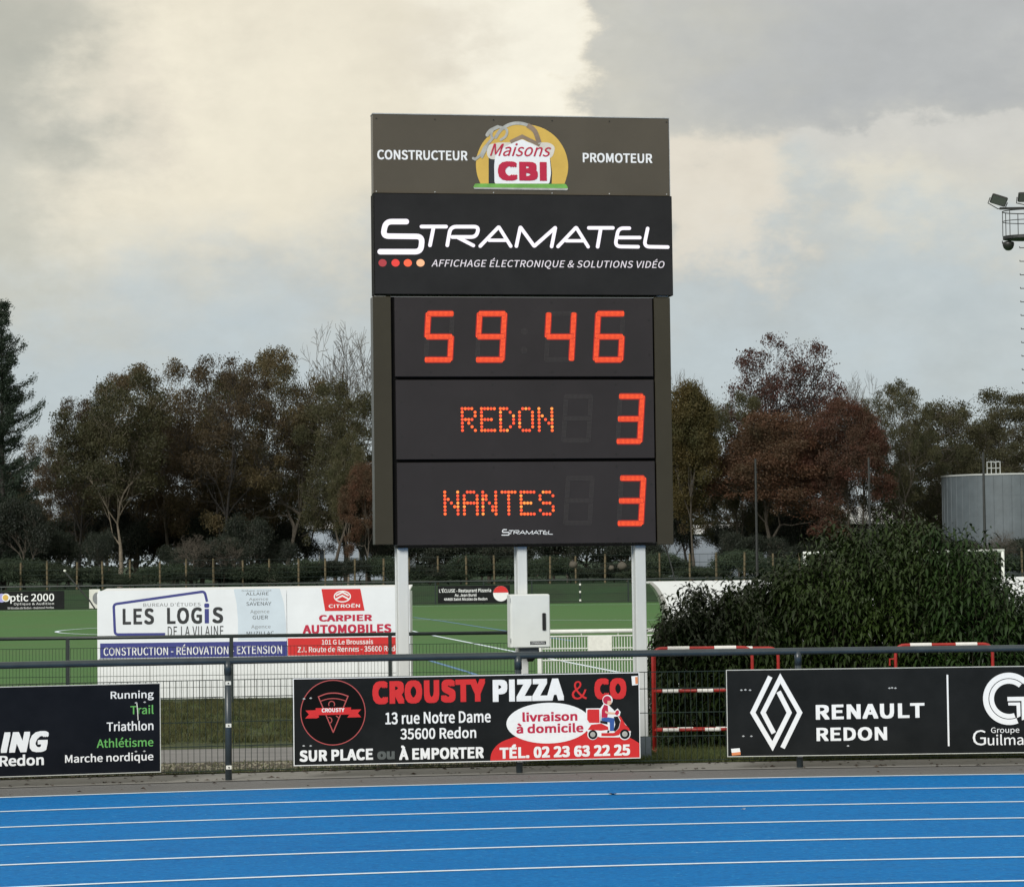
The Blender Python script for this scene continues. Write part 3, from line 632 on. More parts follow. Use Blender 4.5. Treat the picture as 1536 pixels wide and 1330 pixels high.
for X_,mm in ((92,'scr1'),(222,'scr2'),(345,'scr3'),(472,'scr4')):
    a=pl.loc(*L6(X_,564)); MB().flat(circ(a[0],a[1],6.2*kb,20,5.6*kb),-.003).build('logo_dot',mm,sb)
Tb('AFFICHAGE ÉLECTRONIQUE & SOLUTIONS VIDÉO',647,996.6,387.5,403.5,'scrt',y=-.003,bold=.004,shear=.22,space=1.08)
# side columns
zc1=z0-.006
for i,(xa,xb) in enumerate(((561.2,588.5),(983.8,1008.2))):
    a,b,c_,d=rect(xa,xb,447,816.5); MB().bbox(a,b,.012,.20,c_,zc1-.012,.004).build('side_column','bronze',sb)
a,b,c_,d=rect(588.8,983.5,446,816); MB().box(a+.001,b-.001,.05,.19,c_+.006,zc1-.012).build('module_back','gap',sb)
mods=[]
for (xa,xb,ya,yb) in ((592.3,979.2,446.2,564.8),(594.2,981.2,569.6,688),(596,983,692.6,815.6)):
    a,b,c_,d=rect(xa,xb,ya,yb); mods.append((a,b,c_,d)); mo=MB().bbox(a,b,.0,.05,c_,d,.003).build('display_module','module',sb)
    # screws around the module
    for px in (.135,.37,.605,.85):
        for v in (.06,.94): MB().tube([(a+(b-a)*px,-.003,c_+(d-c_)*v),(a+(b-a)*px,.002,c_+(d-c_)*v)],.010,6).build('screw','bolt',mo)
    for px in (.02,.985):
        for v in (.28,.72): MB().tube([(a+(b-a)*px,-.003,c_+(d-c_)*v),(a+(b-a)*px,.002,c_+(d-c_)*v)],.010,6).build('screw','bolt',mo)
# digits
SEG={'0':'abcdef','1':'bc','2':'abged','3':'abgcd','4':'fgbc','5':'afgcd','6':'afgedc','7':'abc','8':'abcdefg','9':'abfgcd','x':''}
def digit(x0,x1,y0,y1,ch):
    th=7.0; W=x1-x0; H=y1-y0; sl_=4.2
    xl=lambda y: x0+ (H-(y-y0))/H*sl_ ; xr=lambda y: x1-(y-y0)/H*sl_
    ym=(y0+y1)/2; h=th/2
    def pt(x,y):   # x in 0..1 across, centreline insets
        return (xl(y)+h+(xr(y)-xl(y)-th)*x, y)
    segs={'a':((0,y0+h),(1,y0+h)),'g':((0,ym),(1,ym)),'d':((0,y1-h),(1,y1-h)),'f':((0,y0+h),(0,ym)),'e':((0,ym),(0,y1-h)),'b':((1,y0+h),(1,ym)),'c':((1,ym),(1,y1-h))}
    on=MB(); off=MB(); back=MB(); done=[]; order=sorted('adgfebc',key=lambda q_:q_ not in SEG[ch])
    for i,sg in enumerate(order):
        (xa,ya),(xb,yb)=segs[sg]; p=Vector(pt(xa,ya)); q=Vector(pt(xb,yb)); d=(q-p).normalized(); nn=Vector((-d.y,d.x)); Ls=(q-p).length
        lit=sg in SEG[ch]; hor=sg in 'adg'
        nr=4; pit=th/nr; nc=int(Ls/pit)
        for c_ in range(nc+1):
            s_=-.6+c_*(Ls+1.2)/nc
            for r_ in range(nr):
                o=(r_-(nr-1)/2)*pit; P_=p+d*s_+nn*o; k_=(round(P_.x/1.45),round(P_.y/1.45))
                if any((P_.x-a_)**2+(P_.y-b_)**2<2.0 for a_,b_ in done): continue
                done.append((P_.x,P_.y)); u,z=pl.loc(P_.x,P_.y); (on if lit else off).add([(a_,-.004,b_) for a_,b_ in circ(u,z,.0042,6)],[(0,1,2,3,4,5)])
        if lit:
            A_=p-d*2.2; B_=q+d*2.2
            back.flat([pl.loc(*v) for v in (A_+nn*h*.45,A_+d*h*.6+nn*h*1.38,B_-d*h*.6+nn*h*1.38,B_+nn*h*.45,B_-nn*h*.45,B_-d*h*.6-nn*h*1.38,A_+d*h*.6-nn*h*1.38,A_-nn*h*.45)],-.001-.0003*i)
    root=back if back.v else off
    if back.v:
        b=back.build('lit_digit','ledback',sb); on.build('led_dots','led',b,kind='stuff')
        if off.v: off.build('unlit_led_dots','ledoff',b,kind='stuff')
    else: off.build('unlit_digit','ledoff',sb,label='unlit grey digit',kind='stuff')
for a in ((635,682.3,467,543,'5'),(712,760.3,467,543,'9'),(815.6,864.5,467,543,'4'),(889.8,938.3,467,543,'6'),(922.8,967,591,665.3,'3'),(924.4,968.8,713.6,788.2,'3'),(841.5,890,591,664,'x'),(844.5,892,713.5,787.5,'x')): digit(*a)
mb=MB()
for yy_ in (497,525):
    for i in range(5):
        for j in range(5):
            if (i-2)**2+(j-2)**2<6: u,z=pl.loc(786.5+(i-2)*2-.03*(yy_-500),yy_+(j-2)*2); mb.add([(a_,-.003,b_) for a_,b_ in circ(u,z,.004,6)],[(0,1,2,3,4,5)])
mb.build('unlit_colon','ledoff',sb,kind='stuff')
GL={'R':"11110 10001 10001 11110 10100 10010 10001",'E':"11111 10000 10000 11110 10000 10000 11111",'D':"11100 10010 10001 10001 10001 10010 11100",'O':"01110 10001 10001 10001 10001 10001 01110",'N':"10001 10001 11001 10101 10011 10001 10001",'A':"01110 10001 10001 11111 10001 10001 10001",'T':"11111 00100 00100 00100 00100 00100 00100",'S':"01110 10001 10000 01110 00001 10001 01110"}
GL['N2']="10001 11001 11001 10101 10011 10011 10001"
def led_word(cols,y0,y1):
    for ch,x0 in cols:
        parts={'led':MB(),'ledy':MB(),'ledr':MB()}
        for j,row in enumerate(GL[ch].split()):
            for i,b in enumerate(row):
                if b=='1':
                    yy_=y0+(y1-y0)*j/6+.012*i; u,z=pl.loc(x0+i*4.85+j*.1,yy_); m_=random.choice(['led','led','led','ledr','ledr','ledr','ledr','ledy']); 
                    parts[m_].add([(a_,-.004,b_) for a_,b_ in circ(u,z,.0145,8)],[tuple(range(8))])
        bk=None
        for k_,v in parts.items():
            if v.v:
                o=v.build('led_letter' if bk is None else 'led_dots',k_,sb if bk is None else bk,kind='stuff'); bk=bk or o
led_word([('R',693),('E',722),('D',750.5),('O',779),('N',808.2)],612.8,645.4)
led_word([('N',667),('A',696),('N2',724),('T',753),('E',781.3),('S',809.8)],737.8,770.6)
logo(lambda x,y:(752+(x-566)*77/438,793.3+(y-328.5)*10.2/56),77/438,'pwhite',-.003)
a,b,c_,d=rect(596,1010,816.2,819.5); MB().box(a,b-.17,.002,.19,c_,mods[2][2]-.003).build('bottom_lip','gap',sb)
# control cabinet on middle post
pc=Plane(*(pl.o+pl.n*.16).xy,BT)
q=[pc.loc(766,895),pc.loc(825,895),pc.loc(795,971.5),pc.loc(795,891)]
cb=thing('control_cabinet','light grey metal control cabinet with black handle, fixed to the scoreboard middle post','cabinet',(pc.o.x,pc.o.y,0),BT)
MB().bbox(q[0][0],q[1][0],.028,.21,q[2][1],q[3][1],.008).build('body','cabinet',cb)
MB().bbox(q[0][0]+.004,q[1][0]-.002,-.0,.025,q[2][1]+.003,q[3][1]-.003,.008).build('door','cabinet',cb)
a=pc.loc(815.7,919); b=pc.loc(815.7,945); MB().bbox(a[0]-.017,a[0]+.017,-.016,-.0006,b[1],a[1],.005).build('handle','bolt',cb)
a=pc.loc(795.2,961.5); b=pc.loc(819,966); MB().box(a[0],b[0],-.002,-.0004,b[1],a[1]).build('nameplate','pdark',cb)
text(pc,cb,'STRAMATEL',797,817.5,962.3,965.2,'pwhite',y=-.003,bold=.0)
for py in (900,960): a=pc.loc(766.4,py); MB().tube([(a[0]-.004,.02,a[1]-.02),(a[0]-.004,.02,a[1]+.02)],.006,6).build('hinge','steel',cb)
zc=q[2][1]; mb=MB()
for i in range(5):
    x=-.02+.035*i; mb.tube([(x,.1,zc+.01),(x+.004,.09,zc-.05),(x*.5+.03,.12,zc-.10),(x*.3+.04,.16,zc-.13)],.009,6)
mb.build('cables','bolt',cb)
MB().bbox(-.06,.12,.07,.16,zc-.045,zc-.002,.004).build('cable_gland_plate','shoe',cb)

# ============================================================ SECOND FENCE, GATE, DUGOUTS
Y2=46.0; pf=Plane(0,Y2,0)
f2=thing('pitch_fence','dark slim post and mesh fence around the green pitch, behind the near fence','fence',(0,Y2,0))
zr=pf.loc(400,953)[1]; xL=pf.loc(-320,950)[0]; xR=pf.loc(805,950)[0]
gzb=gz(0,Y2)
MB().tube([(xL,0,zr),(xR,0,zr)],.030,10).build('handrail','green',f2,smooth=True)
posts2=[pf.loc(p,960)[0] for p in (-393+250,101.5,347,585)]; posts2=[posts2[1]-2*(posts2[2]-posts2[1]),posts2[1]-(posts2[2]-posts2[1])]+posts2[1:]
pm2=MB().bbox(-.03,.03,-.03,.03,gzb-.1,zr-.01,.006).mesh('post'); pm2.materials.append(M['green'])
for x in posts2: o=link('post',pm2,f2); o.location=(x,0,0)
edges=posts2+[xR]
for a,b in zip(edges[:-1],edges[1:]):
    mb=MB(); n=int((b-a-.08)/.0555); 
    for i in range(n+1): x=a+.04+i*(b-a-.08)/n; mb.tube([(x,.035,gzb+.07),(x,.035,zr-.17)],.0028,4,False)
    for z in (gzb+.07,gzb+.28,gzb+.48,gzb+.68,zr-.175): mb.tube([(a+.03,.04,z),(b-.03,.04,z)],.0045,5,False)
    mb.build('mesh_panel','wire',f2,kind='stuff')
# white gate
gw=thing('white_gate','white picket gate and rail between the grey cabinet and the right scoreboard post','gate',(0,Y2,0))
g0=pf.loc(809,960)[0]; g1=pf.loc(1035,960)[0]; zg=pf.loc(900,946)[1]
for x in (g0,g1): MB().bbox(x-.035,x+.035,-.035,.035,gzb-.1,zg-.06,.006).build('gate_post','wgate',gw)
MB().tube([(g0-.05,0,zg),(g1+.05,0,zg)],.034,12).build('top_rail','wgate',gw,smooth=True)
for py,rr in ((953.5,.012),(972,.010),(989.5,.010)): z=pf.loc(880,py)[1]; MB().tube([(g0+.03,0,z),(g1-.03,0,z)],rr,6).build('cross_wire','wgate',gw)
zt=pf.loc(880,953.5)[1]; pk=MB().tube([(0,.016,gzb+.06),(0,.016,zt)],.0065,6).mesh('picket'); pk.materials.append(M['wgate'])
n=int((g1-g0-.1)/.0475)
for i in range(n+1): o=link('picket',pk,gw); o.location=(g0+.05+i*(g1-g0-.1)/n,0,0)
for px in (872,927): a=pf.loc(px,945)[0]; MB().tube([(a,0,zt),(a,0,zg)],.006,6).build('rail_stay','wgate',gw)
a=pf.loc(882,954); b=pf.loc(918,976); MB().bbox(a[0],b[0],-.03,-.018,b[1],a[1],.004).build('plate','clip',gw)
# left dugout
YD=47.9; pd=Plane(0,YD,0)
dl=thing('dugout','long white team shelter seen from behind, covered by two printed banners','shelter',(0,YD,0),0)
xa=pd.loc(146,950)[0]; xb=pd.loc(616,950)[0]; zt=pd.loc(380,885.5)[1]; gp=-.37
prof=[(0,gp-.05),(0,zt-.06),(.05,zt-.01),(.12,zt),(1.15,zt+.06),(1.15,zt+.03),(.12,zt-.03),(.06,zt-.06),(.045,gp-.05)]
mb=MB(); n=len(prof); mb.add([(xa,y,z) for y,z in prof]+[(xb,y,z) for y,z in prof],[tuple(range(n)),tuple(range(2*n-1,n-1,-1))]+[(i,(i+1)%n,(i+1)%n+n,i+n) for i in range(n)])
mb.build('shell','dugout',dl)
for x in (xa+.001,xb-.031): MB().box(x,x+.03,.05,.95,gp-.05,zt-.04).build('end_panel','dugout',dl)
MB().bbox(xa+.1,xb-.1,.5,.85,gp+.35,gp+.40,.01).build('bench','walld',dl)
for i in range(1,6): x=xa+(xb-xa)*i/6; MB().box(x-.006,x+.006,-.006,-.0005,gp,zt-.08).build('panel_joint','trim',dl)
pb=Plane(0,YD-.02,0)
def banner(x0,x1,y0,y1,label):
    r=thing('banner',label,'banner',(0,YD-.02,0),0,'banners on the left dugout')
    q0=pb.loc((x0+x1)/2,y0)[1]; q1=pb.loc((x0+x1)/2,y1)[1]; a=pb.loc(x0,(y0+y1)/2)[0]; b=pb.loc(x1,(y0+y1)/2)[0]
    MB().box(a,b,-.002,.006,q1,q0).build('sheet','vinyl',r); return r,(a,b,q1,q0)
kd=YD/F
r,(ba,bb,b0,b1)=banner(147.5,430,884.2,986,'white banner reading LES LOGIS DE LA VILAINE with a blue house outline')
T=lambda *a,**k_: text(pb,r,*a,y=-.005,**k_)
S=lambda n,p,m_,y,**k_: shape(pb,r,n,p,m_,y,**k_)
g=lambda X,Y:(140+X/6.4,870+Y/6.4)
S('house_outline',rounded([g(1092,205),g(1068,106),g(195,230),g(208,520),g(690,516)],5,5),'pblue',-.004,kind='s',w=3.8*kd,cap='flat')
S('page_graphic',[(350.5,883.2),(355,905),(357,930),(357,959.5),(429,958),(429,935),(426,905),(419.5,882)],'ppale',-.0035)
T('BUREAU D\'ÉTUDES',215,301,902.5,909,'pgtext',space=1.1); T('LES',184,231,912,936.5,'pdark',bold=.03,space=1.3); T('LOG',250.6,303,910.5,935.5,'pdark',bold=.03,space=1.25); T('i',306.5,314,904.5,934.5,'pblue',bold=.03); T('S',318.5,334.7,910,934.5,'pdark',bold=.03)
T('DE LA VILAINE',251.7,335.3,938.8,954,'pdark',bold=.004,space=1.2)
zA=pb.loc(290,962.8)[1]; zB=pb.loc(290,985.2)[1]; MB().box(ba+.03,bb,-.004,-.0025,zB,zA).build('blue_band','pblue',r)
T('CONSTRUCTION - RÉNOVATION - EXTENSION',155.4,423,965.5,981.5,'pwhite',bold=.01,space=1.04)
for s,a,b,c_,d in (('Siège social',362,407,884,887.2),('ALLAIRE',369,403,888,892.3),('Agence',373.7,402.3,896.2,901.2),('SAVENAY',369.5,407,902.4,907.8),('Agence',375.5,404,914.3,920.8),('GUER',379,402,922.7,928.4),('Agence',377,406,937,943.6),('MUZILLAC',370,411,946.5,952.2)):
    T(s,a,b,c_,d,'pgtext' if s in('Agence','Siège social') else 'pdark')
r,(ba,bb,b0,b1)=banner(430.6,614.5,880.5,984,'white and red banner reading CARPIER AUTOMOBILES with double chevron emblem')
g=lambda X,Y:(340+X/5.486,870+Y/5.486)
S('red_flag',[g(780,72),g(1100,70),g(1135,250),g(810,253)],'pred',-.0035)
a=pb.loc(*g(952,133)); ri=circ(a[0],a[1],66/5.486*kd,30,44/5.486*kd); MB().stroke(ri+[ri[0]],1.8*kd,-.0045,'flat').build('emblem_ring','pwhite',r)
for dy in (-14,14): S('chevron',[g(900,140+dy),g(952,112+dy),g(1004,140+dy)],'pwhite',-.0046-dy*.00001,kind='s',w=2.4*kd,cap='flat')
T('CITROËN',493,540,904.8,911,'pwhite',bold=.02,space=1.1); T('CARPIER',478.5,558,921.4,931.4,'pdred',bold=.04,space=1.12); T('AUTOMOBILES',454,587,936,949.5,'pdred',bold=.04,space=1.12)
zA=pb.loc(520,955.8)[1]; zB=pb.loc(520,981.8)[1]; MB().box(ba+.01,bb-.02,-.004,-.0025,zB,zA).build('red_band','pred',r)
T('101 G Le Broussais',482.7,559.6,958.4,966,'pwhite',bold=.012); T('Z.I. Route de Rennes - 35600 Redon',446.6,604,968.4,977,'pwhite',bold=.012)
# right dugout
dr=thing('dugout','white team shelter with curved grey edge, half hidden behind the dark laurel bush','shelter',(0,YD,0),0)
edge=smoothc([(972,872.5),(982,882),(991,898),(997,918),(1001,945),(1003,1000),(1003.5,1046)],3,False)
q=[pd.loc(*p) for p in edge]; ztop=q[0][1]; q=[(a,min(b,ztop)) for a,b in q]; xr_=pd.loc(1640,950)[0]; zbt=gp-.05
q[-1]=(q[-1][0],zbt)
MB().prism(q+[(xr_,zbt),(xr_,ztop)],.01,.05).build('rear_panel','dugout',dr)
MB().bbox(q[0][0],xr_,.052,1.2,ztop-.035,ztop,.01).build('roof_panel','dugout',dr)
mb=MB(); i_=[(a+.075,b) for a,b in q]; n=len(q)
for i in range(n-1):
    a,b,c_,d=q[i],q[i+1],i_[i+1],i_[i]
    mb.add([(a[0],-.002,a[1]),(b[0],-.002,b[1]),(c_[0],.009,c_[1]),(d[0],.009,d[1])],[(0,1,2,3)])
    mb.add([(a[0],-.002,a[1]),(b[0],-.002,b[1]),(b[0],1.1,b[1]),(a[0],1.1,a[1])],[(0,3,2,1)])
mb.build('curved_edge','trim',dr)
# ============================================================ FAR FENCE AND SIGNS
Y3=147.6; p3=Plane(0,Y3,0); f3=thing('far_pitch_fence','thin dark railing along the far side of the green pitch','fence',(0,Y3,0)); zr=p3.loc(700,871.7)[1]; x0=p3.loc(-350,870)[0]; x1=p3.loc(1900,870)[0]
MB().tube([(x0,0,zr),(x1,0,zr)],.045,8).build('handrail','green',f3)
pm3=MB().bbox(-.035,.035,-.035,.035,ZP-.05,zr,.008).mesh('post'); pm3.materials.append(M['green'])
cl3=MB().box(-.05,.05,-.05,-.037,-.05,.05).mesh('clip'); cl3.materials.append(M['clip'])
px=-340; i=0; off=p3.loc(870,880)[0]; xx=off-2.6*14
while xx<x1:
    o=link('post',pm3,f3); o.location=(xx,0,0)
    if i%5==4 or abs(xx-off)<.1:
        for z in (ZP+.15,ZP+.6,ZP+1.0): c=link('clip',cl3,o); c.location=(0,0,z)
    xx+=2.6; i+=1
mb=MB(); xx=x0
while xx<x1: mb.tube([(xx,.05,ZP+.08),(xx,.05,zr-.15)],.004,3,False); xx+=.11
for z in (ZP+.1,ZP+.5,zr-.16): mb.tube([(x0,.055,z),(x1,.055,z)],.008,4,False)
mb.build('mesh_infill','wire',f3,kind='stuff')
pq=Plane(0,Y3-.12,0); k3=Y3/F
def fsign(x0,x1,y0,y1,label,mt):
    r=thing('sign_board',label,'banner',(0,Y3-.12,0),0,'advertising boards on the far railing'); a,b=pq.loc(x0,(y0+y1)/2)[0],pq.loc(x1,(y0+y1)/2)[0]; c_,d=pq.loc((x0+x1)/2,y1)[1],pq.loc((x0+x1)/2,y0)[1]
    MB().box(a,b,0,.03,c_,d).build('panel',mt,r); return r
r=fsign(-14,96.3,886.3,914,'small black optician sign board on the far railing at left','black')
T=lambda *a,**k_: text(pq,r,*a,**k_)
a=pq.loc(2.5,896.5); MB().flat(circ(a[0],a[1],6.6*k3,24),-.01).build('lens_disc','dotpurple',r); a=pq.loc(9,896); MB().flat(circ(a[0],a[1],6.2*k3,24),-.02).build('lens_disc','pwhite',r); a=pq.loc(8.4,896); MB().flat(circ(a[0],a[1],4.3*k3,24),-.03).build('lens_disc','pyellow',r)
T('ptic 2000',15.5,81.3,889.8,904.5,'pwhite',y=-.02,bold=.012); T('Optique & Audition',21,81,903,907.9,'pwhite',y=-.03,space=1.15); T('St Nicolas de Redon - Guémené Penfao',11.5,81,909.3,912.8,'pwhite',y=-.02)
r=fsign(656.8,765,877.8,904,'small black restaurant pizzeria sign board on the far railing beside grey cabinet','black')
T('L\'ÉCLUSE - Restaurant Pizzeria',658.7,736.6,881.3,888,'pwhite',y=-.02,bold=.015); T('Av. Jean Burel',682,714.8,889.7,894.3,'pwhite',y=-.02,bold=.015); T('44460 Saint Nicolas de Redon',666,731,895.8,900.2,'pwhite',y=-.02,bold=.015)
a=pq.loc(751.2,890); MB().flat(circ(a[0],a[1],11.5*k3,30),-.02).build('round_logo','pwhite',r); MB().flat(circ(a[0],a[1],11.4*k3,30,None,8,172),-.03).build('round_logo_top','pred',r)
r=fsign(133.8,150,883.5,912,'white sign board on the far railing, mostly hidden by the left dugout','clip')
a=pq.loc(146,897); MB().flat(circ(a[0],a[1],7*k3,20,9*k3),-.02).build('round_logo','pgtext',r)
# wooden post and wire fence
Y4=166; p4=Plane(0,Y4,0); zb4=gz(0,Y4)
f4=thing('post_and_wire_fence','row of tan wooden posts with thin wires in front of the woodland','fence',(0,Y4,0))
zt4=p4.loc(300,839)[1]; wp=MB().tube([(0,0,zb4-.1),(0,0,zt4)],.062,7).mesh('wooden_post'); wp.materials.append(M['wood'])
x=-96
while x<1750:
    a=p4.loc(x+random.uniform(-2,2),850)[0]; o=link('wooden_post',wp,f4); o.location=(a,0,random.uniform(-.08,.05)); o.rotation_euler=(0,random.uniform(-.02,.02),random.random()*6); x+=41.8
xa,xb=p4.loc(-100,850)[0],p4.loc(1750,850)[0]; mb=MB()
for z in (zb4+.3,zb4+.6,zb4+.9,zb4+1.2,zt4-.04): mb.tube([(xa,-.08,z),(xb,-.08,z)],.012,4,False)
for i in range(int((xb-xa)/.5)): mb.tube([(xa+i*.5,-.08,zb4),(xa+i*.5,-.08,zt4-.04)],.007,3,False)
mb.build('wires','wire',f4,kind='stuff')
# goal on the pitch
YG=100; pg=Plane(0,YG,0); gl=thing('football_goal','white football goal frame showing above the laurel bush at right','goal',(0,YG,0))
a=pg.loc(1207,830)[0]; b=pg.loc(1504,830)[0]; zt=pg.loc(1440,826.5)[1]
MB().tube([(a,0,ZP),(a,0,zt-.01)],.06,12).build('goal_post','wgate',gl,smooth=True); MB().tube([(b,0,ZP),(b,0,zt-.01)],.06,12).build('goal_post','wgate',gl,smooth=True); MB().tube([(a-.06,0,zt),(b+.06,0,zt)],.06,12).build('crossbar','wgate',gl,smooth=True)
mb=MB(); n=56
for i in range(n+1): x=a+(b-a)*i/n; mb.tube([(x,.02,zt),(x,.9,zt-.1),(x,2.0,ZP)],.006,3,False)
for t in np.linspace(0,1,16): mb.tube([(a,.9+1.1*t,zt-.1-(zt-.1-ZP)*t),(b,.9+1.1*t,zt-.1-(zt-.1-ZP)*t)],.006,3,False)
mb.build('net','net',gl,kind='stuff')
# slim poles
for (px,yt,yb,Yp,lab) in ((1134.5,688,868,152,'thin dark pole standing in front of the russet tree'),(1304.5,686,868,152,'thin dark pole left of the dark oak trunk behind bush'),(1476.5,678,868,140,'thin dark pole in front of the grey storage tank')):
    pp=Plane(0,Yp,0); a=pp.loc(px,(yt+yb)/2); z1=pp.loc(px,yt)[1]; z0=gz(0,Yp)
    r=thing('pole',lab,'pole',(a[0],Yp,z0)); MB().tube([(0,0,0),(0,0,z1-z0)],[.085,.055],8).build('shaft','mast',r); MB().bbox(-.16,.16,-.16,.16,-.02,.06,.01).build('base_plate','mast',r)
for (xa,ya,xb_,yb,lab) in ((997,812,1013,872,'slanting dark brace pole below the scoreboard right column'),(97,857,134,900,'slanting dark brace pole above the optician sign')):
    Yp=146; pp=Plane(0,Yp,0); a=pp.loc(xa,ya); b=pp.loc(xb_,yb); r=thing('brace_pole',lab,'pole',(b[0],Yp,ZP)); MB().tube([(a[0]-b[0],0,a[1]-ZP),(0,0,b[1]-ZP),((b[0]-a[0])*.25,0,0)],.04,6).build('shaft','mast',r)
    MB().tube([(a[0]-b[0],0,a[1]-ZP),(a[0]-b[0]+.02,0,a[1]-ZP+.1)],.07,8).build('cap','clip',r)
# storage tank
Yt=176; pt_=Plane(0,Yt,0); cxp=1531; rt=(1531-1430)*Yt/F; a=pt_.loc(cxp,760)[0]; zt=pt_.loc(1450,712.5)[1]+.0; z0=gz(0,Yt)
tk=thing('storage_tank','large grey-blue cylindrical storage tank with pale rim behind the bush','tank',(a,Yt+rt,z0)); H=zt-z0
def lathe(prof,n=64):
    mb=MB(); 
    vs=[(r*math.cos(2*math.pi*k/n),r*math.sin(2*math.pi*k/n),z) for r,z in prof for k in range(n)]
    fs=[(i*n+k,i*n+(k+1)%n,(i+1)*n+(k+1)%n,(i+1)*n+k) for i in range(len(prof)-1) for k in range(n)]; return mb.add(vs,fs)
ntb=5
for i in range(ntb): lathe([(rt-.0,H*i/ntb),(rt-.0,H*(i+1)/ntb-.012),(rt-.01,H*(i+1)/ntb-.012),(rt-.01,H*(i+1)/ntb)],72).build('shell_band','tank',tk,smooth=False)
lathe([(rt-.02,H),(rt+.05,H),(rt+.05,H+.10),(rt-.05,H+.10),(.5,H+.02),(.01,H+.02)],72).build('roof','tankrim',tk)
mb=MB(); ax=pt_.loc(1493,705)[0]-a; 
for dx in (-.42,-.15,.15,.42): mb.tube([(ax+dx,-rt*.86,H+.1),(ax+dx,-rt*.86,H+.85)],.03,6)
for zz in (.45,.85): mb.tube([(ax-.45,-rt*.86,H+zz),(ax+.45,-rt*.86,H+zz)],.03,6)
mb.build('ladder_guard','tankrim',tk)
for i in range(24):
    t=math.pi*(1+i/24); x,y=(rt+.01)*math.cos(t),(rt+.01)*math.sin(t); MB().tube([(x,y,.02),(x,y,H-.02)],.025,5).build('wall_rib','tank',tk)
# far buildings
def building(px0,px1,ye,yr,ybot,Yb,depth,lab,wall,roof,wins=()):
    pp=Plane(0,Yb,0); a=pp.loc(px0,ye)[0]; b=pp.loc(px1,ye)[0]; ze=pp.loc((px0+px1)/2,ye)[1]; zr_=pp.loc((px0+px1)/2,yr)[1]; z0=gz(0,Yb)-.2
    r=thing('warehouse',lab,'building',(a,Yb,z0)); w=b-a; he=ze-z0; hr_=zr_-z0
    MB().add([(0,0,0),(w,0,0),(w,depth,0),(0,depth,0),(0,0,he),(w,0,he),(w,depth,he),(0,depth,he),(0,depth/2,hr_),(w,depth/2,hr_)],[(0,1,5,4),(1,2,6,9,5),(2,3,7,6),(3,0,4,8,7)]).build('wall',wall,r)
    MB().add([(-.2,-.3,he-.02),(w+.2,-.3,he-.02),(w+.2,depth/2,hr_+.06),(-.2,depth/2,hr_+.06),(w+.2,depth+.3,he-.02),(-.2,depth+.3,he-.02)],[(0,1,2,3),(3,2,4,5)]).build('roof',roof,r)
    n=int(w/1.2)
    for i in range(n): x=(i+.5)*w/n; MB().box(x-.03,x+.03,-.03,-.001,0,he-.05).build('wall_rib',wall,r)
    for (x0,x1_,zz0,zz1) in wins:
        wd=MB().box(x0*w,x1_*w,-.05,-.032,zz0*he,zz1*he).build('window','trim',r); MB().box(x0*w+.06,x1_*w-.06,-.06,-.052,zz0*he+.06,zz1*he-.06).build('pane','glass',wd)
    return r
building(463,612,792,772,840,222,16,'pale blue-white hall seen between trunks left of the scoreboard','wallp','roofw',((.1,.16,.35,.62),(.5,.56,.35,.62)))
building(1006,1150,800,786,840,214,14,'pale ribbed hall seen low between trunks right of the scoreboard','wallp','roofw')
building(1215,1432,785,757,840,205,18,'dark walled hall with broad white roof behind the laurel bush','walld','roofw',((.1,.2,.3,.6),(.6,.7,.3,.6)))
# flood light mast
YM=115; pm_=Plane(0,YM,0); km=YM/F; cxm=1546; a=pm_.loc(cxm,400)[0]; z0=ZP
fm=thing('floodlight_mast','tall floodlight mast with basket platform at the right edge above trees','mast',(a,YM,z0))
zz=lambda y: pm_.loc(1520,y)[1]-z0
xx=lambda x: pm_.loc(x,340)[0]-a
MB().tube([(0,0,0),(0,0,zz(300))],[.32,.13],14).build('mast_pole','mast',fm,smooth=True)
mb=MB(); y=372
while y<820:
    z=zz(y); mb.tube([(-.45,-.0,z),(-.1,0,z)],.018,5); mb.tube([(.1,0,z),(.45,0,z)],.018,5); mb.tube([(-.45,0,z),(-.45,0,z+.06)],.018,5); y+=20.3
mb.build('climbing_rungs','mast',fm)
z1=zz(311); MB().bbox(xx(1500),-xx(1500),-.08,.08,z1-.09,z1,.01).build('crossarm','mast',fm)
bk=MB(); rx=-xx(1504); ry=.8
for z,rr in ((zz(317.5),.022),(zz(332.5),.018)):
    ring_=[(rx*math.cos(t),ry*math.sin(t),z) for t in np.linspace(0,2*math.pi,33)]; bk.tube(ring_,rr,5,False)
for t in np.linspace(0,2*math.pi,11)[:-1]: bk.tube([(rx*math.cos(t),ry*math.sin(t),zz(355)),(rx*math.cos(t),ry*math.sin(t),zz(317.5))],.018,5)
bk.build('basket_rail','mast',fm)
fl=[(rx*math.cos(t),ry*math.sin(t)) for t in np.linspace(0,2*math.pi,33)[:-1]]; z=zz(354.5)
MB().add([(x,y,z) for x,y in fl]+[(x,y,z-.13) for x,y in fl],[tuple(range(32)),tuple(range(63,31,-1))]+[(i,i+32,(i+1)%32+32,(i+1)%32) for i in range(32)]).build('basket_floor','mast',fm)
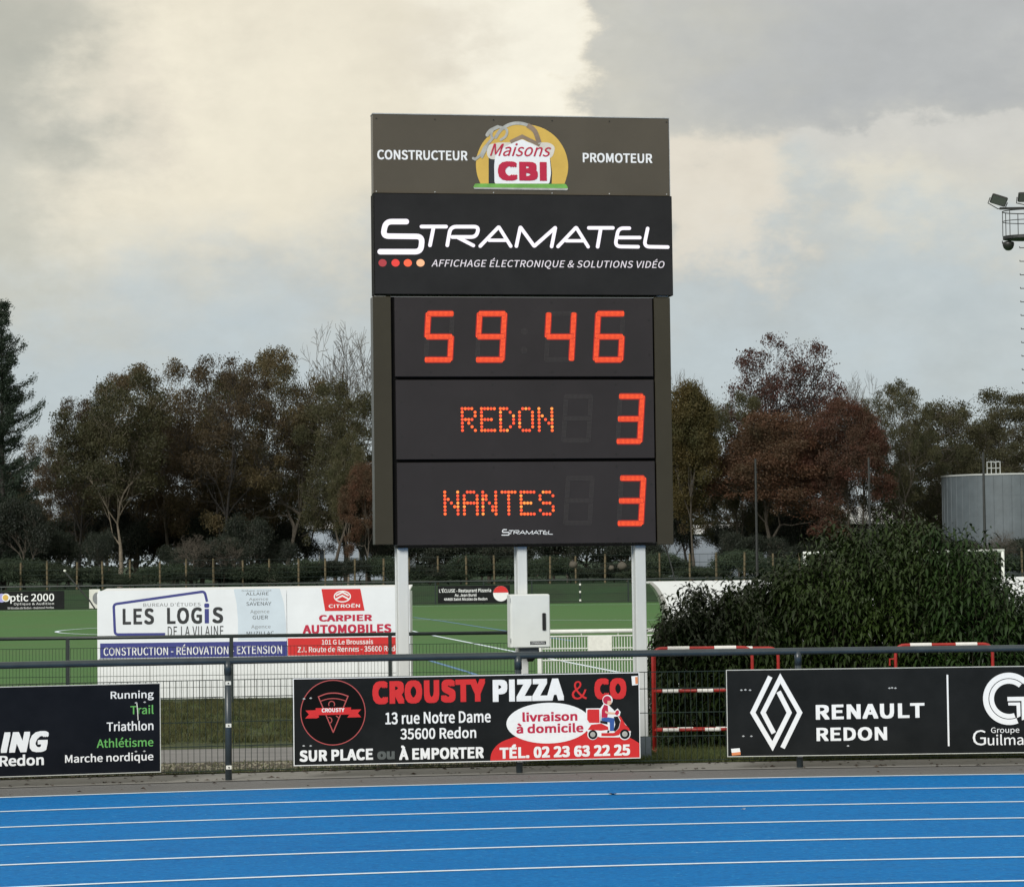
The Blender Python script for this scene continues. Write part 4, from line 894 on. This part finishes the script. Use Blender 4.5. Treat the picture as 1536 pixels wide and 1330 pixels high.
def lamp(px,py,tilt,wh):
    x,z=xx(px),zz(py); r=thing('floodlight','flat black floodlight head tilted down on the %s of the mast crossarm'%wh,'lamp',(a+x,YM,z0+z),0,'floodlight heads'); r.rotation_euler=(R_(35),R_(tilt),0)
    MB().bbox(-.34,.34,-.06,.06,-.22,.22,.03).build('housing','lamp',r); MB().box(-.30,.30,-.068,-.062,-.18,.18).build('lens','lampglass',r)
    f=MB()
    for i in range(7): f.box(-.3+i*.1,-.29+i*.1,.062,.11,-.18,.18)
    f.build('cooling_fins','lamp',r); MB().tube([(-.38,0,0),(-.38,0,-.28),(.1,.05,-.42),(.38,0,-.28),(.38,0,0)],.022,6).build('bracket','mast',r)
lamp(1499,300,18,'left'); lamp(1572,300,-18,'right'); lamp(1540,296,0,'middle')
x,z=xx(1512),zz(366); r=thing('dome_lamp','round dark lamp hanging under the mast basket','lamp',(a+x,YM,z0+z))
lathe([(.001,-.27),(.12,-.25),(.2,-.17),(.24,-.06),(.25,.03),(.22,.08),(.1,.12),(.001,.13)],20).build('dome','lamp',r,smooth=True)
MB().tube([(-.25,0,.02),(-.25,0,.14)],.02,6).tube([(.0,0,.1),(.06,0,.2),(.02,0,.27)],.02,6).build('hanger','mast',r); lathe([(.001,-.285),(.10,-.265),(.17,-.2)],16).build('lens','lampglass',r)
# ============================================================ RED BARRIERS
def barrier(pxl,pxr,ytop,Yb,lab,th=0,wid=None,hh=.95):
    pp=Plane(0,Yb,0); a=pp.loc(pxl,ytop)[0]; b=pp.loc(pxr,ytop)[0] if wid is None else a+wid; z0=gz(a,Yb); zt=pp.loc((pxl+pxr)/2,ytop)[1]-z0
    r=thing('crowd_barrier',lab,'barrier',(a,Yb,z0),th,'red and white barriers behind the near fence'); w=b-a
    fr=rounded([(0,0),(0,zt),(w,zt),(w,0)],.10,6); MB().tube([(x,0,z) for x,z in fr],.017,10).build('frame','barred',r,smooth=True)
    for z in (zt*.60,zt*.235):
        rl=MB().tube([(0.0,0,z),(w,0,z)],.017,8).build('mid_rail','barred',r,smooth=True)
        for s_ in (.12,.5,.82): x=w*(s_+random.uniform(-.06,.06)); MB().tube([(x,0,z),(x+.16,0,z)],.0188,10,).build('reflective_band','barwhite',rl)
    for s_ in (.15,.62): MB().tube([(w*s_,0,zt),(w*s_+.22,0,zt)],.0208,10).build('reflective_band','barwhite',r)
    for x in (0,w): MB().tube([(x,-.22,.01),(x,-.18,.045),(x,.18,.045),(x,.22,.01)],.015,8).build('foot','barred',r)
    if pxl>1200: MB().tube([(0,0,zt*.87),(-.06,0,zt*.87),(-.06,0,zt*.81)],.010,6).build('hook','barred',r)
barrier(979,1128,971.5,27.75,'red and white tubular barrier beside the right scoreboard post')
barrier(981,1167,972.5,28.02,'red and white tubular barrier standing just behind the first one')
barrier(1343,1490,966.5,27.9,'red and white tubular barrier behind the RENAULT sign at far right',.05)
# ============================================================ VEGETATION
def nrm(v): return v/np.maximum(np.linalg.norm(v,axis=-1,keepdims=True),1e-9)
def leaf_mesh(name,P,size,elong=1.6,droop=0,mt='oak',tri=False,dirs=None):
    n=len(P); s=size*rng.uniform(.6,1.3,(n,1)); d=dirs if dirs is not None else nrm(rng.normal(size=(n,3))+np.array([0,0,-droop])); q=nrm(np.cross(d,rng.normal(size=(n,3))))
    a=P-d*s*elong/2; b=P+q*s/2; c=P+d*s*elong/2; e=P-q*s/2
    V=np.stack([a,b,c,e],1).reshape(-1,3); me=bpy.data.meshes.new(name)
    me.vertices.add(4*n); me.vertices.foreach_set('co',V.astype(np.float32).ravel()); me.loops.add(4*n); me.loops.foreach_set('vertex_index',np.arange(4*n,dtype=np.int32)); me.polygons.add(n); me.polygons.foreach_set('loop_start',np.arange(0,4*n,4,dtype=np.int32)); me.polygons.foreach_set('loop_total',np.full(n,4,dtype=np.int32))
    me.update(calc_edges=True); me.validate(); me.materials.append(M[mt]); return me
def grow(seed,H=10,trunk=.28,spread=1.0,kids=(6,4,4,3),upb=.35,wob=.22,rmin=.014):
    """branch skeleton -> (branch builder, twig points)"""
    rnd=random.Random(seed); mb=MB(); pts=[]
    def rv(): return Vector((rnd.gauss(0,1),rnd.gauss(0,1),rnd.gauss(0,1)))
    def br(p,d,L,r,lv):
        n=4 if lv<3 else 3; P_=[p]; Rs=[r]; cur=p.copy(); dd=d.copy(); nodes=[]
        for i in range(n):
            dd=(dd+rv()*wob*(.5 if lv==0 else 1)+Vector((0,0,upb*.25))).normalized(); cur=cur+dd*L/n; P_.append(cur.copy()); Rs.append(max(rmin,r*(1-.55*(i+1)/n))); nodes.append((cur.copy(),dd.copy(),Rs[-1]))
        mb.tube(P_,Rs,7 if lv==0 else (5 if lv<3 else 3),False)
        if lv>=len(kids): pts.append(cur.copy()); pts.append((P_[-2]+cur)/2); return
        if lv>=2: pts.append(cur.copy())
        K=kids[lv]
        for k_ in range(K):
            t=(.35+.65*(k_+rnd.random()*.6)/K) if lv>0 else (.45+.55*(k_+.5*rnd.random())/K); idx=min(int(t*n),n-1); bp,bd,brr=nodes[idx]
            az=2.4*k_+rnd.random()*.9; side=Vector((math.cos(az),math.sin(az),0)); side=(side-bd*side.dot(bd)); 
            if side.length<.1: side=rv()
            side.normalize(); sp=rnd.uniform(.55,1.1)*spread
            nd=(bd+side*sp+Vector((0,0,upb*rnd.uniform(-.3,.8)))).normalized()
            br(bp,nd,L*rnd.uniform(.52,.8),brr*rnd.uniform(.5,.75),lv+1)
        br(nodes[-1][0],(nodes[-1][1]+rv()*.2).normalized(),L*.6,Rs[-1],lv+1)
    br(Vector((0,0,-.2)),Vector((0,0,1)),H*.5,trunk,0)
    return mb,np.array([tuple(p) for p in pts])
def normalise(mb,pts,H,Wd):
    V=np.array(mb.v); zmax=np.percentile(pts[:,2],99.5); c=np.median(pts[:,:2],0); rad=np.percentile(np.hypot(pts[:,0]-c[0],pts[:,1]-c[1]),96)
    sz=(H-.3)/zmax; sr=(Wd/2-.3)/rad
    def tr(A):
        A=A.copy(); f=np.clip(A[:,2]/zmax*2.2,0,1)[:,None]; A[:,:2]=(A[:,:2]-c*f)*sr; A[:,2]*=sz; return A
    V2=tr(V); V2[:,:2]=np.where((V[:,2:3]<zmax*.25),V[:,:2]*1.0+(V2[:,:2]-V[:,:2])*np.clip(V[:,2:3]/(zmax*.25),0,1),V2[:,:2]); mb.v=[tuple(v) for v in V2]; 
    def dome(A):
        A=A.copy(); cz=H*.56; q_=np.stack([A[:,0]/(Wd/2),A[:,1]/(Wd/2),(A[:,2]-cz)/(H-cz)],1); ro_=np.linalg.norm(q_,axis=1); k_=np.where(ro_>.78,(.78+.22*np.tanh((ro_-.78)/.22))/np.maximum(ro_,1e-6),1); k_=np.where(A[:,2]<H*.3,1,k_)[:,None]
        A[:,:2]*=k_; A[:,2]=cz+(A[:,2]-cz)*k_[:,0]; return A
    mb.v=[tuple(v) for v in dome(np.array(mb.v))]; return dome(tr(pts))
def make_tree(kind,seed,H=15,Wd=11,nleaf=16,csize=.55,lsize=.16,mt='oak',bark='bark',kids=(6,4,4,3),keep=1.0,spread=1.0,trunk=.28,upb=.35,zmin=0,rmin=.014,clump=0):
    mb,pts=grow(seed,H,trunk,spread,kids,upb,.22,rmin); pts=normalise(mb,pts,H,Wd)
    root=bpy.data.objects.new(kind,None); COL.objects.link(root)
    t=mb.build('trunk',bark,root)
    kids_=[t]
    if nleaf:
        P_=pts[rng.random(len(pts))<keep]
        # thin and thicken whole sprays so that the crown breaks into light and dark clumps
        ph=rng.uniform(0,6,3); dens=.5+.5*np.sin(P_[:,0]*1.1+ph[0])*np.sin(P_[:,1]*1.0+ph[1])*np.sin(P_[:,2]*1.25+ph[2]); rep=np.maximum(2,(nleaf*(.35+1.3*dens)).astype(int))
        Q=np.repeat(P_,rep,0); Q=Q+np.clip(rng.normal(size=Q.shape),-1.5,1.5)*csize*np.array([1,1,.65])
        if clump:
            c0=np.median(pts,0); far=np.linalg.norm((pts-c0)/np.array([1,1,1.15]),axis=1); cand=pts[far>np.percentile(far,45)]; cen=[cand[int(rng.integers(len(cand)))]]
            for _ in range(clump):
                sub=cand[rng.integers(0,len(cand),40)]; dd=np.min(np.linalg.norm(sub[:,None,:]-np.array(cen)[None,-60:,:],axis=2),axis=1); cen.append(sub[int(np.argmax(dd))])
            for c_ in cen:
                rr=rng.uniform(.45,1.25); nn_=int(430*rr*rr); dv=nrm(rng.normal(size=(nn_,3))+np.array([0,0,.35])); rad=rr*rng.random((nn_,1))**.33*(1+.25*np.sin(dv[:,:1]*5+rr*9)*np.sin(dv[:,1:2]*6)); Q=np.concatenate([Q,np.array(c_)-np.array([0,0,.25*rr])+dv*rad*np.array([1,1,.6])])
        if zmin: Q=Q[Q[:,2]>zmin]
        me=leaf_mesh('crown',Q,lsize,1.3,.2,mt); kids_.append(link('crown',me,root))
    reg(root,*kids_); root['H']=H; root['W']=Wd; return root
PRO={}
PRO['oak1']=make_tree('oak_tree',3,clump=90,nleaf=14,csize=.34,lsize=.10,mt='oak',keep=.7,Wd=15,upb=.15,spread=1.25,rmin=.02)
PRO['oak2']=make_tree('oak_tree',8,clump=62,nleaf=13,csize=.30,lsize=.10,mt='oak',keep=.6,bark='barkdark',Wd=15,rmin=.026,upb=.15,spread=1.25)
PRO['oak3']=make_tree('oak_tree',21,clump=95,nleaf=18,csize=.36,lsize=.10,mt='oakg',keep=.8,Wd=14,upb=.15,spread=1.2,rmin=.02)
PRO['olive']=make_tree('broadleaf_tree',33,clump=60,nleaf=16,csize=.42,lsize=.10,mt='oakg',bark='barkpale',trunk=.24)
PRO['red']=make_tree('russet_tree',45,clump=80,nleaf=26,csize=.5,lsize=.11,mt='redl',kids=(7,4,4,3),upb=.1)
PRO['crim']=make_tree('beech_tree',52,clump=55,nleaf=12,csize=.26,lsize=.095,mt='redtip',kids=(7,5,4,3),keep=.7,upb=.3,bark='barkdark',rmin=.022,spread=1.1,Wd=12)
PRO['bare']=make_tree('bare_tree',61,nleaf=0,kids=(7,5,4,4),upb=.22,trunk=.3,spread=1.15,rmin=.020,bark='bark',Wd=13)
PRO['yel']=make_tree('ochre_tree',70,clump=50,nleaf=36,csize=.5,lsize=.11,mt='yel',kids=(8,4,4,3),Wd=7)
PRO['ever']=make_tree('evergreen_shrub',81,H=5,Wd=7,clump=6,nleaf=26,csize=.42,lsize=.085,mt='ever',kids=(6,4,3,2),trunk=.10,upb=.5,spread=.8)
PRO['under']=make_tree('shrub',91,H=2.2,Wd=3.6,nleaf=26,csize=.26,lsize=.06,mt='under',kids=(5,4,3,2),trunk=.05)
# conifer: whorled drooping branches with dense needle sprays
def make_conifer():
    root=bpy.data.objects.new('conifer_tree',None); COL.objects.link(root); H=17; mb=MB(); mb.tube([(0,0,-.2),(0,0,H*.5),(0,0,H)],[.35,.2,.02],8)
    Q=[]; D=[]
    z=1.6
    while z<H-.3:
        rad=(4.3*(1-(z/H))**.8+.35)*random.choice((.72,.9,1,1.22))
        for k_ in range(7):
            az=random.random()*6.28; L=rad*random.uniform(.5,1.3); d=Vector((math.cos(az),math.sin(az),random.uniform(-.12,.16))).normalized(); p0=Vector((0,0,z)); pts=[p0+d*L*t+Vector((0,0,.22*L*t*t)) for t in (0,.35,.7,1)]; mb.tube(pts,[.05,.035,.02,.006],4,False)
            for t in np.linspace(.15,1,int(5+L*5)):
                p=p0+d*L*t+Vector((0,0,.22*L*t*t)); sp=(1-t)*.30+.13
                for j in range(20): 
                    o=Vector((random.gauss(0,sp),random.gauss(0,sp),random.gauss(0,.13))); Q.append(tuple(p+o)); D.append(tuple((d+Vector((random.gauss(0,.5),random.gauss(0,.5),random.uniform(0,.9)))).normalized()))
        z+=.5
    me=leaf_mesh('crown',np.array(Q),.06,3.6,0,'con',dirs=np.array(D)); t=mb.build('trunk','barkdark',root); reg(root,t,link('crown',me,root)); root['H']=H; root['W']=9.5; return root
PRO['con']=make_conifer()
used=set()
def plant(kind,px,ytop,wpx,Yv,label,cat='tree',group='trees of the wood behind the pitch',seed=None):
    p=PRO[kind]; pp=Plane(0,Yv,0); x,zt=pp.loc(px,ytop); z0=gz(0,Yv)
    o=copy_tree(p) if kind in used else p
    used.add(kind); h=zt-z0; w=wpx*Yv/F; sw=w/p['W']; sh=h/p['H']
    o.location=(x,Yv,z0-.05); o.rotation_euler=(0,0,random.uniform(0,6.28) if seed is None else seed); o.scale=(sw,sw,sh)
    tag(o,label,cat,group); return o
front=[('con',2,448,150,172,'dark pointed conifer at the far left edge'),
('olive',178,546,215,176,'rounded olive-brown tree with pale forked trunk above the LES LOGIS banner'),
('oak2',120,590,180,182,'lower brown tree between the conifer and the pale-trunked tree'),
('oak1',258,530,210,184,'tall brown oak just right of the pale-trunked tree'),
('oak2',335,526,230,180,'brown oak with many sky gaps over the middle of the left trees'),
('oak1',430,511,230,183,'tallest brown oak of the left group, below the bare tree'),
('oak3',500,560,170,178,'dark ivy-green tree left of the scoreboard'),
('oak1',205,548,200,186,'brown oak crown directly behind the pale-trunked tree'),
('oak3',385,528,200,188,'brown oak between the gappy oak and the tallest left oak'),
('oak1',300,545,210,190,'round brown oak crown behind the first two tall left oaks'),
('bare',515,466,190,190,'leafless pale tree rising above the oaks beside scoreboard'),
('olive',520,640,90,174,'slender tree with pale straight trunk left of scoreboard post'),
('red',548,690,80,172,'small rusty red tree touching the scoreboard left column'),
('yel',1035,566,100,174,'ochre and olive tree at the scoreboard right column'),
('bare',1032,540,110,188,'leafless twiggy treetop behind the ochre tree'),
('crim',1180,494,235,186,'tall thin-crowned beech with crimson tips right of scoreboard'),
('oak3',1105,580,130,180,'dark green-brown tree left of the crimson-tipped beech'),
('red',1160,612,225,176,'broad russet tree behind the thin dark pole'),
('red',1262,590,150,174,'second russet tree, reaching down to the white roof'),
('bare',1288,543,120,190,'leafless pale treetop right of the crimson-tipped beech'),
('oak3',1335,562,150,178,'dark leaning oak with open crown between russet trees and tank'),
('oak3',1472,578,270,190,'wide domed oak behind the storage tank'),
('oak3',1432,606,170,195,'olive oak crown above the left rim of the storage tank'),
('oak3',1525,604,190,187,'dense dark oak at the right frame edge behind the tank'),
('oak3',1405,640,150,186,'low olive oak left of the storage tank')]
for a in front: plant(*a)
# back rows
lab='brown tree in the back rows of the wood'; grp='indistinct trees in the back rows of the wood'
ks=['oak1','oak2','oak3']; x=-120
while x<1720:
    yt=655+random.uniform(-30,35); 
    if x<30: yt=560
    if 1380<x<1450: yt=655
    plant(random.choice(ks),x,yt,random.uniform(120,160),random.uniform(196,205),lab,'tree',grp); x+=random.uniform(80,105)
x=-100
while x<1700:
    if not (455<x<600 or 1000<x<1110 or 1230<x<1440): plant(random.choice(['oak3','oak2']),x,725+random.uniform(-25,20),random.uniform(90,130),random.uniform(186,194),lab,'tree',grp)
    x+=random.uniform(75,110)
for px,yt in ((640,560),(730,560),(820,560),(900,570),(985,600)): plant(random.choice(ks),px,yt,170,random.uniform(176,186),lab,'tree',grp)
# evergreen understorey
iv=0; ORD='first second third fourth fifth sixth seventh eighth ninth tenth eleventh twelfth thirteenth fourteenth fifteenth sixteenth seventeenth eighteenth nineteenth twentieth twenty-first twenty-second twenty-third twenty-fourth'.split()
grp='dark evergreen shrubs under the trees'; lab='dark evergreen shrub under the trees'
for px,yt,w in sorted(((-20,770,110),(35,758,90),(85,790,70),(150,805,60),(262,806,60),(330,790,90),(375,772,80),(412,800,70),(560,795,40),(610,790,110),(690,790,120),(760,795,100),(850,790,120),(940,800,110),(1095,785,60),(1150,805,90),(1215,800,80),(1560,790,160),(1330,790,70),(1440,800,90))):
    plant('ever',px,yt+random.uniform(-16,16),w,random.uniform(169,176),lab+', '+ORD[iv]+' from the left','shrub',grp); iv+=1
x=-60
while x<1600:
    if not (462<x<548 or 1005<x<1105 or 1235<x<1440): plant('ever',x,772+random.uniform(-20,14),random.uniform(90,130),random.uniform(184,190),'dark evergreen shrub in the back row of the wood','shrub','evergreen shrubs in the back row of the wood')
    x+=random.uniform(46,66)
grp='low grey-green shrubs behind the post and wire fence'; lab='low grey-green shrub behind the post and wire fence'
x=-60
while x<1640:
    plant(random.choice(['under','under','under','ever']),x,838+random.uniform(-14,16)-.0126*(x-768)*1,random.uniform(70,110),random.uniform(166.6,170),lab,'shrub',grp); x+=random.uniform(26,40)
# reed-like pale shrub clumps
grp='pale upright twiggy shrubs at the wood edge'
for px,yt,w_ in ((288,795,'leftmost one'),(335,800,'second from left'),(1500,790,'rightmost, before the tank'),(1470,810,'left of the one before the tank')): plant('bare',px,yt,70,168,'pale upright twiggy shrub at the wood edge, '+w_,'shrub',grp)
# far-off belt of woodland closing the horizon
n=70000; X_=rng.uniform(-95,95,n); top=6.2+1.6*np.sin(X_*.13+1)+1.1*np.sin(X_*.37+2)+.8*np.sin(X_*.91)+.5*np.sin(X_*2.3); Z_=.5+top*rng.random(n)**.8; Y_=262+rng.normal(size=n)*2.2
me=leaf_mesh('distant_woods',np.stack([X_,Y_,Z_],1),.30,1.3,0,'ever'); link('distant_woods',me,None,label='far-off dark woodland belt seen between the trunks',kind='stuff')
# boulders
for px,py,w,lab in ((860,846,13,'pale rounded boulder left of the paler one beyond the far railing'),(933,848,15,'largest pale boulder beyond the far railing'),(917,851,9,'small boulder left of the largest one beyond the far railing')):
    Yb=163; pp=Plane(0,Yb,0); x,z=pp.loc(px,py); w_=w*Yb/F
    vs=[];n=10
    for i in range(6):
        ph=math.pi*i/5-math.pi/2
        for k_ in range(n): t=2*math.pi*k_/n; q_=1+random.uniform(-.12,.12); vs.append((w_/2*math.cos(ph)*math.cos(t)*q_,w_/2*math.cos(ph)*math.sin(t)*q_,w_*.42*(math.sin(ph)+.7)*q_))
    o=MB().add(vs,[(i*n+k_,i*n+(k_+1)%n,(i+1)*n+(k_+1)%n,(i+1)*n+k_) for i in range(5) for k_ in range(n)]).build('boulder','stone',None,True,label=lab,cat='boulder',group='boulders beyond the far railing'); o.location=(x,Yb,z-w_*.35)
# ------------------------------------------------------------ laurel bushes
def laurel(name,prof,Y0,Y1,nsh,label,seed):
    """prof: list of (px, ytop) outline; shoots fill the volume under it"""
    rg=np.random.default_rng(seed); Ym=(Y0+Y1)/2; pp=Plane(0,Ym,0)
    pr=[pp.loc(*p) for p in prof]; xs_=np.array([p[0] for p in pr]); zs=np.array([p[1] for p in pr]); z0=gz(pr[0][0],Ym)
    root=thing(name,label,'bush',(float(xs_.mean()),Ym,z0),0,'laurel bushes behind the near fence'); ox=float(xs_.mean())
    P_=[];D_=[];S_=[]; stems=MB(); cnt=0
    x0,x1_=xs_[0],xs_[-1]; hw=(x1_-x0)/2; xm=(x0+x1_)/2
    while cnt<nsh:
        x=rg.uniform(x0,x1_); y=rg.uniform(-1,1); tall=cnt%16==0; top=np.interp(x,xs_,zs)-z0; top*=math.sqrt(max(0,1-(abs(y)**2.6)*.75))*(.93+.10*math.sin(x*5.3+y*4+seed)*math.sin(x*2.1+1)+.06*math.sin(x*13+y*9+seed))
        u=rg.random(); z=top*(1-(u**1.6)*1.0) if rg.random()<.6 else rg.uniform(.12,1)*top
        # prefer the outside shell
        shell=max(abs(y),z/top)
        if rg.random()>shell**2*1.1: continue
        if tall: z=top+rg.uniform(.0,.22)
        cnt+=1; Yp=Ym+y*(Y1-Y0)/2
        edge=(x-xm)/hw; d=Vector((edge*.35+rg.normal()*.28,y*.45+rg.normal()*.22-.1,.9+rg.normal()*.2)).normalized(); L=rg.uniform(.16,.34)*(1.5 if tall else 1)
        b=Vector((x-ox,Yp-Ym,z))-d*L*.8; e=b+d*L
        if cnt%3==0: stems.tube([b-Vector((0,0,.25))-d*.1,b,e],[.006,.005,.002],3,False)
        nl=int(rg.integers(9,15)); az0=rg.random()*6.28
        for j in range(nl):
            t=.15+.85*j/nl; az=az0+j*2.4; s=Vector((math.cos(az),math.sin(az),0)); s=(s-d*s.dot(d)).normalized()
            ld=(s*1.0+d*.35*(t+.2)+Vector((0,0,-.55+rg.normal()*.25))).normalized(); P_.append(b+d*L*t); D_.append(ld); S_.append(rg.uniform(.075,.135)*(1.0 if t<.85 else .7))
    # leaf: folded lanceolate, 6 verts / 4 tris, tip drooping
    n=len(P_); Pn=np.array([tuple(p) for p in P_]); Dn=np.array([tuple(p) for p in D_]); Sn=np.array(S_)[:,None]
    up=np.array([[0,0,1.0]]); q=nrm(np.cross(Dn,up)+rg.normal(size=(n,3))*.15); nn=nrm(np.cross(q,Dn)); W_=Sn*.155
    base=Pn+Dn*Sn*.08; mid=Pn+Dn*Sn*.5; tip=Pn+Dn*Sn*.97-np.array([0,0,1])*Sn*.28
    m1=mid+q*W_+nn*W_*.45; m2=mid-q*W_+nn*W_*.45; mc=mid
    V=np.stack([base,m1,tip,m2,mc],1).reshape(-1,3); idx=np.arange(n)[:,None]*5; Fc=np.concatenate([idx+np.array([[0,4,1]]),idx+np.array([[1,4,2]]),idx+np.array([[0,3,4]]),idx+np.array([[4,3,2]])],1).reshape(-1,3)
    me=bpy.data.meshes.new('foliage'); me.vertices.add(len(V)); me.vertices.foreach_set('co',V.astype(np.float32).ravel()); me.loops.add(Fc.size); me.loops.foreach_set('vertex_index',Fc.astype(np.int32).ravel()); me.polygons.add(len(Fc)); me.polygons.foreach_set('loop_start',np.arange(0,Fc.size,3,dtype=np.int32)); me.polygons.foreach_set('loop_total',np.full(len(Fc),3,dtype=np.int32)); me.update(calc_edges=True); me.materials.append(M['laurel'])
    link('foliage',me,root,kind='stuff')
    for i in range(14):
        x=rg.uniform(x0+.2*hw,x1_-.2*hw)-ox; zt_=float(np.interp(x+ox,xs_,zs)-z0)*.8; stems.tube([(x*.8,rg.normal()*.2,-.1),(x*.9,rg.normal()*.25,zt_*.4),(x,rg.normal()*.3,zt_)],[.035,.022,.006],5,False)
    stems.build('stems','laurelstem',root); return root
laurel('laurel_bush',[(975,968),(984,935),(1000,905),(1020,888),(1045,882),(1070,885),(1100,878),(1120,885),(1140,900),(1150,930)],28.6,30.4,1500,'lower left laurel bush in front of the white dugout edge',5)
laurel('laurel_bush',[(1085,925),(1110,872),(1140,860),(1180,842),(1200,832),(1218,818),(1240,804),(1290,786),(1320,780),(1345,778),(1375,795),(1400,815),(1420,860),(1435,900)],28.9,31.9,4300,'tallest laurel bush rising in the middle behind the RENAULT sign',6)
laurel('laurel_bush',[(1340,930),(1365,850),(1385,812),(1410,798),(1440,803),(1465,812),(1490,825),(1505,850),(1520,885),(1545,900),(1600,905),(1640,930)],28.8,31.4,2900,'right hand laurel bush in front of the goal at the frame edge',7)
# ------------------------------------------------------------ grass blades and litter
def blades(name,n,fx,h,mt,label=None):
    P_=np.array([fx() for _ in range(n)]); P_=np.array([(x,y,gz(x,y)+.005) for x,y in P_]); n=len(P_)
    hh=h*rng.uniform(.4,1.3,(n,1)); ln=rng.normal(size=(n,3))*np.array([.4,.4,0]); w=nrm(rng.normal(size=(n,3))*np.array([1,1,0]))*.006
    V=np.stack([P_-w,P_+w,P_+ln*hh+np.array([0,0,1])*hh],1).reshape(-1,3); me=bpy.data.meshes.new(name); me.vertices.add(3*n); me.vertices.foreach_set('co',V.astype(np.float32).ravel()); me.loops.add(3*n); me.loops.foreach_set('vertex_index',np.arange(3*n,dtype=np.int32)); me.polygons.add(n); me.polygons.foreach_set('loop_start',np.arange(0,3*n,3,dtype=np.int32)); me.polygons.foreach_set('loop_total',np.full(n,3,dtype=np.int32)); me.update(calc_edges=True); me.materials.append(M[mt]); return link(name,me,None,kind='stuff')
M['blade']=mat('grass_blade',(.055,.090,.022),.8,0,3,col2=(.11,.115,.04),trans=.25)
blades('grass_blades',22000,lambda:(random.uniform(-6.5,1.5),random.uniform(31.6,46.8)),.05,'blade')
mb_=[]
tc_=[(random.uniform(-6.5,1.2),random.uniform(31.4,46.9)) for _ in range(1500)]
def tuftpt():
    x,y=random.choice(tc_); return x+random.gauss(0,.05),y+random.gauss(0,.05)
M['tuft']=mat('tuft_blade',(.020,.034,.008),.85,0,3,col2=(.09,.085,.03),trans=.15)
blades('grass_tufts',45000,tuftpt,.075,'tuft')
def vergept():
    t=random.uniform(-.115,.10); p=arcth(t,RF+.80+abs(random.gauss(0,.9))); return p.x,p.y
blades('verge_grass',45000,vergept,.07,'blade')
def gravpt():
    t=random.uniform(-.30,-.115); p=arcth(t,RF+.80+random.choice((abs(random.gauss(0,.10)),random.uniform(0,1.35),abs(random.gauss(0,.05))))); return p.x,p.y
blades('gravel_weeds',5000,gravpt,.035,'blade')
# loose stones of the gravel strip
mb=MB()
for i in range(2600):
    t=random.uniform(-.30,-.115); p=arcth(t,RF+random.uniform(.80,2.1)); s=random.uniform(.008,.022); z=gz(p.x,p.y)+.016; a_=random.random()*3
    c_,s_=math.cos(a_)*s,math.sin(a_)*s; mb.add([(p.x+c_,p.y+s_,z),(p.x-s_,p.y+c_,z),(p.x-c_,p.y-s_,z),(p.x+s_,p.y-c_,z),(p.x,p.y,z+s*.7)],[(0,1,4),(1,2,4),(2,3,4),(3,0,4)])
mb.build('gravel_stones','stone',kind='stuff')
# leaf litter blown against the kerb and along the foot of the fence
mb=MB()
for i in range(420):
    t=random.uniform(-.3,.16); p=arcth(t,RF+random.choice((random.gauss(.62,.12),random.gauss(.02,.05),random.uniform(-1.0,.75),random.gauss(.70,.06)))); s=random.uniform(.010,.024); a_=random.random()*6.3; z=gz(p.x,p.y)+.008
    c_,s_=math.cos(a_)*s,math.sin(a_)*s; mb.add([(p.x+c_*1.4,p.y+s_*1.4,z),(p.x-s_*.8,p.y+c_*.8,z+s*random.uniform(.1,.7)),(p.x-c_*1.2,p.y-s_*1.2,z),(p.x+s_*.8,p.y-c_*.8,z+s*random.uniform(0,.5))],[(0,1,2),(0,2,3)])
mb.build('leaf_litter','leafdead',kind='stuff')
# dead leaf on the track
for px,py,s,lab,mt in ((920,1195,.028,'crumpled dark dead leaf lying on the blue track','leafdead'),(1115,1215,.014,'tiny pale scrap on the blue track right of the dead leaf','clip')):
    p=onz(px,py,-.03); r=math.hypot(p.x-CX,p.y-CY); z=CROSS*(r-RT)+.003
    vs=[];n=9
    for i in range(n): t=2*math.pi*i/n; q_=random.uniform(.6,1.25); vs.append((s*math.cos(t)*q_*1.4,s*math.sin(t)*q_,random.uniform(.004,.02)))
    vs.append((0,0,.004)); o=MB().add(vs,[(i,(i+1)%n,n) for i in range(n)]).build('dead_leaf' if mt=='leafdead' else 'paper_scrap',mt,None,label=lab,cat='litter'); o.location=(p.x,p.y,z)
bpy.data.objects.remove(_to);
